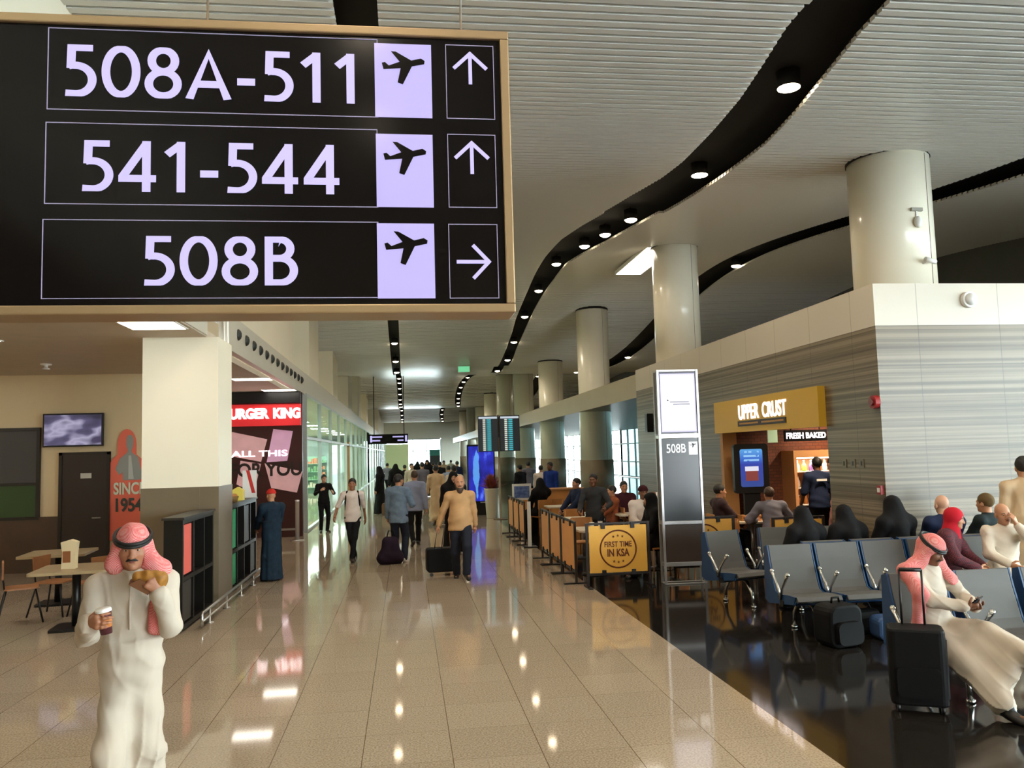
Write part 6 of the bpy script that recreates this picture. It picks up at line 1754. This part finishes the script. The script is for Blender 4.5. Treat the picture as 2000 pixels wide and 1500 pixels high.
for px, d, rz, kind, m, lab in CR:
    o = dict(shoes=dict(m=M_SHOEB), face=None, nohands=False)
    if kind == 'abaya': o['abaya'] = dict(m=m)
    else:
        o[kind] = dict(m=m); o['hair'] = M_HBLK
        if kind == 'shirt': o['pants'] = dict(m=M_BLKT)
    person(lab, gx(px, d) + (0,), rz + (px % 7 - 3) * .1, WALK(1 if px % 2 else -1), o, 'tan', 1.62 + (px % 5) * .04, 'C', group='far crowd in the walkway')

# 5 cafe guests
def sitter(lab, pos, rz, o, skin='tan', h=1.7, lod='C', z=.455, **P):
    return person(lab, pos, rz, SIT(z / (h / 1.75), **P), dict(dict(shoes=dict(m=M_SHOEB)), **o), skin, h, lod)
sitter('seated man in a white shirt and dark cap raising a hand behind the yellow barrier', (4.17, 14.32, 0), PI, dict(shirt=dict(m=M_TSH, r=.03), pants=dict(m=M_BLKT), cap=dict(m=cloth('maroon_cap', (60, 20, 26)))), 'dark', 1.74, 'B', hand_l=(-.22, .16, 1.22), lean=.05)
sitter('woman in black sitting sideways just left of the gate totem', (3.98, 12.98, 0), PI / 2, dict(abaya=dict(m=M_ABAYA, seated=True)), 'tan', 1.62, 'B', lean=.1)
person('waiter in dark grey standing among the white cafe tables', gx(1156, 14.75) + (0,), PI - .5, STAND(hand_r=(.2, .34, 1.05), hand_l=(-.3, .3, 1.1)), dict(shirt=dict(m=cloth('slate_shirt', (56, 58, 62)), r=.016), pants=dict(m=M_NAVYT), shoes=dict(m=M_SHOEB), hair=M_HBLK), 'dark', 1.62, 'B')
sitter('person in navy sitting with a white cup at the far cafe tables', gx(1122, 19.0) + (0,), PI / 2 + .4, dict(shirt=dict(m=M_NAVYS, r=.03), pants=dict(m=M_BLKT), hair=M_HBLK), 'tan', 1.78, 'C')
sitter('person in a dark maroon top sitting near the cafe windows', gx(1214, 17.2) + (0,), PI, dict(shirt=dict(m=cloth('maroon_top', (66, 30, 40)), r=.03), pants=dict(m=M_BLKT), hair=M_HBLK), 'tan', 1.72, 'C')
sitter('person in an orange-brown top at the middle cafe table', gx(1190, 16.8) + (0,), PI / 2, dict(shirt=dict(m=cloth('rust_top', (150, 84, 54)), r=.03), pants=dict(m=M_BLKT), hair=M_HBLK), 'tan', 1.6, 'C')
sitter('person in black sitting by the orange service desk', gx(1052, 20.3) + (0,), 0.4, dict(abaya=dict(m=M_ABAYA, seated=True)), 'tan', 1.72, 'C')
person('staff member in a bright blue shirt standing behind the service desk', gx(1073, 24.0) + (0,), PI - .8, STAND(), dict(shirt=dict(m=cloth('bright_blue_shirt', (26, 52, 130)), r=.02), pants=dict(m=M_BLKT), shoes=dict(m=M_SHOEB), hair=M_HBLK), 'dark', 1.72, 'C')
person('person in white standing left of the bright blue shirt', gx(1054, 26.0) + (0,), -.4, STAND(), dict(shirt=dict(m=M_TSH, r=.02), pants=dict(m=M_GREYS), shoes=dict(m=M_SHOEB), hair=M_HBLK), 'tan', 1.6, 'C')
person('person in dark clothes standing beyond the framed blue notice', gx(1014, 27.0) + (0,), .6, STAND(), dict(shirt=dict(m=M_BLKS, r=.02), pants=dict(m=M_BLKT), shoes=dict(m=M_SHOEB), hair=M_HBLK), 'tan', 1.62, 'C')
person('person in dark clothes by the far end of the side barriers', gx(1030, 29.0) + (0,), .2, STAND(), dict(shirt=dict(m=M_GREYS, r=.02), pants=dict(m=M_BLKT), shoes=dict(m=M_SHOEB), hair=M_HBLK), 'tan', 1.7, 'C')
sitter('person in a dark patterned top sitting right of the gate totem', gx(1400, 14.6) + (0,), -PI / 2, dict(shirt=dict(m=cloth('plum_top', (60, 44, 48)), r=.03), pants=dict(m=M_BLKT), hair=M_HBLK), 'tan', 1.72, 'B')
sitter('man in a grey shirt hunched over a table, seen from behind before the bakery', (6.02, 13.0, 0), -.1, dict(shirt=dict(m=M_GREYS, r=.035), pants=dict(m=M_BLKT), hair=M_HBRN, face=None), 'tan', 1.74, 'B', lean=.38, hand_r=(.2, .42, .78), hand_l=(-.2, .42, .78))
KN = person('man in a navy shirt standing with his back to us inside the bakery', (7.42, 14.15, 0), -.1, STAND(hand_r=(.24, .2, .95), hand_l=(-.24, .2, .95)), dict(shirt=dict(m=M_NAVYS, r=.025, sleeve=.1), pants=dict(m=M_BLKT), shoes=dict(m=M_SHOEB), hair=M_HBLK, face=None), 'dark', 1.80, 'B')
MB().box((-.09, -.158, 1.33), (.09, -.150, 1.37)).build('back_print', M_WHITE, KN['root'])
person('person in pink standing behind the navy shirt at the bakery cabinet', (8.05, 14.75, 0), .3, STAND(), dict(shirt=dict(m=cloth('pink_shirt', (206, 150, 140)), r=.03), pants=dict(m=cloth('pink_trousers', (190, 140, 134)), r=.03), shoes=dict(m=M_SHOEB), hair=M_HBLK, face=None), 'tan', 1.78, 'C')

# 6 people on the grey seats
ny = 9.50
for x, lab, dz, l_ in ((4.86, 'woman in a black abaya and veil seen from behind, nearest the yellow barrier', .0, .32), (5.42, 'woman in a black abaya seen from behind, the middle of the three', .0, .36), (6.02, 'woman in a black abaya seen from behind, nearest the pale end wall', .03, .2)):
    person(lab, (x, ny, 0), .12, SIT(.49, lean=l_), dict(abaya=dict(m=M_ABAYA, seated=True, niqab=True), shoes=dict(m=M_SHOEB), face=None), 'tan', 1.60 + dz * 3, 'B')
sitter('bald man in a navy shirt seen from behind in front of the pale end wall', (6.6, ny, 0), -.15, dict(shirt=dict(m=M_NAVYS, r=.025), pants=dict(m=M_BLKT), face=None), 'light', 1.70, 'B', lean=.0)
sitter('fair-haired man in a dark shirt seated before the pale end wall', (7.2, ny, 0), .35, dict(shirt=dict(m=cloth('dark_green_shirt', (34, 44, 46)), r=.025), pants=dict(m=M_BLKT), hair=cloth('fair_hair', (104, 84, 56)), face=None), 'tan', 1.70, 'B', lean=.0)
sitter('woman in a red headscarf and maroon plaid top sitting sideways', (5.92, 8.52, 0), PI + .7, dict(shirt=dict(m=M_PLAID, r=.035), pants=dict(m=M_BLKT, r=.03), hijab=dict(m=M_REDH)), 'tan', 1.58, 'B', hpitch=-.15, lean=.12, hyaw=.15, hand_r=(.12, .36, .74), hand_l=(-.1, .36, .74))
sitter('bald man in a white wrap robe resting his cheek on his hand', (6.6, 8.50, 0), PI - .25, dict(seated_robe=dict(m=M_ROBEW), face=dict(hair=M_HBRN, moustache=False)), 'tan', 1.64, 'B', lean=.08, hand_l=(-.07, .22, 1.17), hdir_l=(.35, .0, 1), palm_l=(.7, -.6, 0), elbow_l=(-.7, .3, -1), hand_r=(.1, .36, .74), hroll=.12, hpitch=-.1)
person('black-haired person in a long beige robe standing at the right edge', (7.14, 8.76, 0), -.5, STAND(), dict(thobe=dict(m=M_ROBEB, w=(.24, .2)), hair=M_HBLK, shoes=dict(m=M_SHOEN), face=None), 'tan', 1.83, 'B')
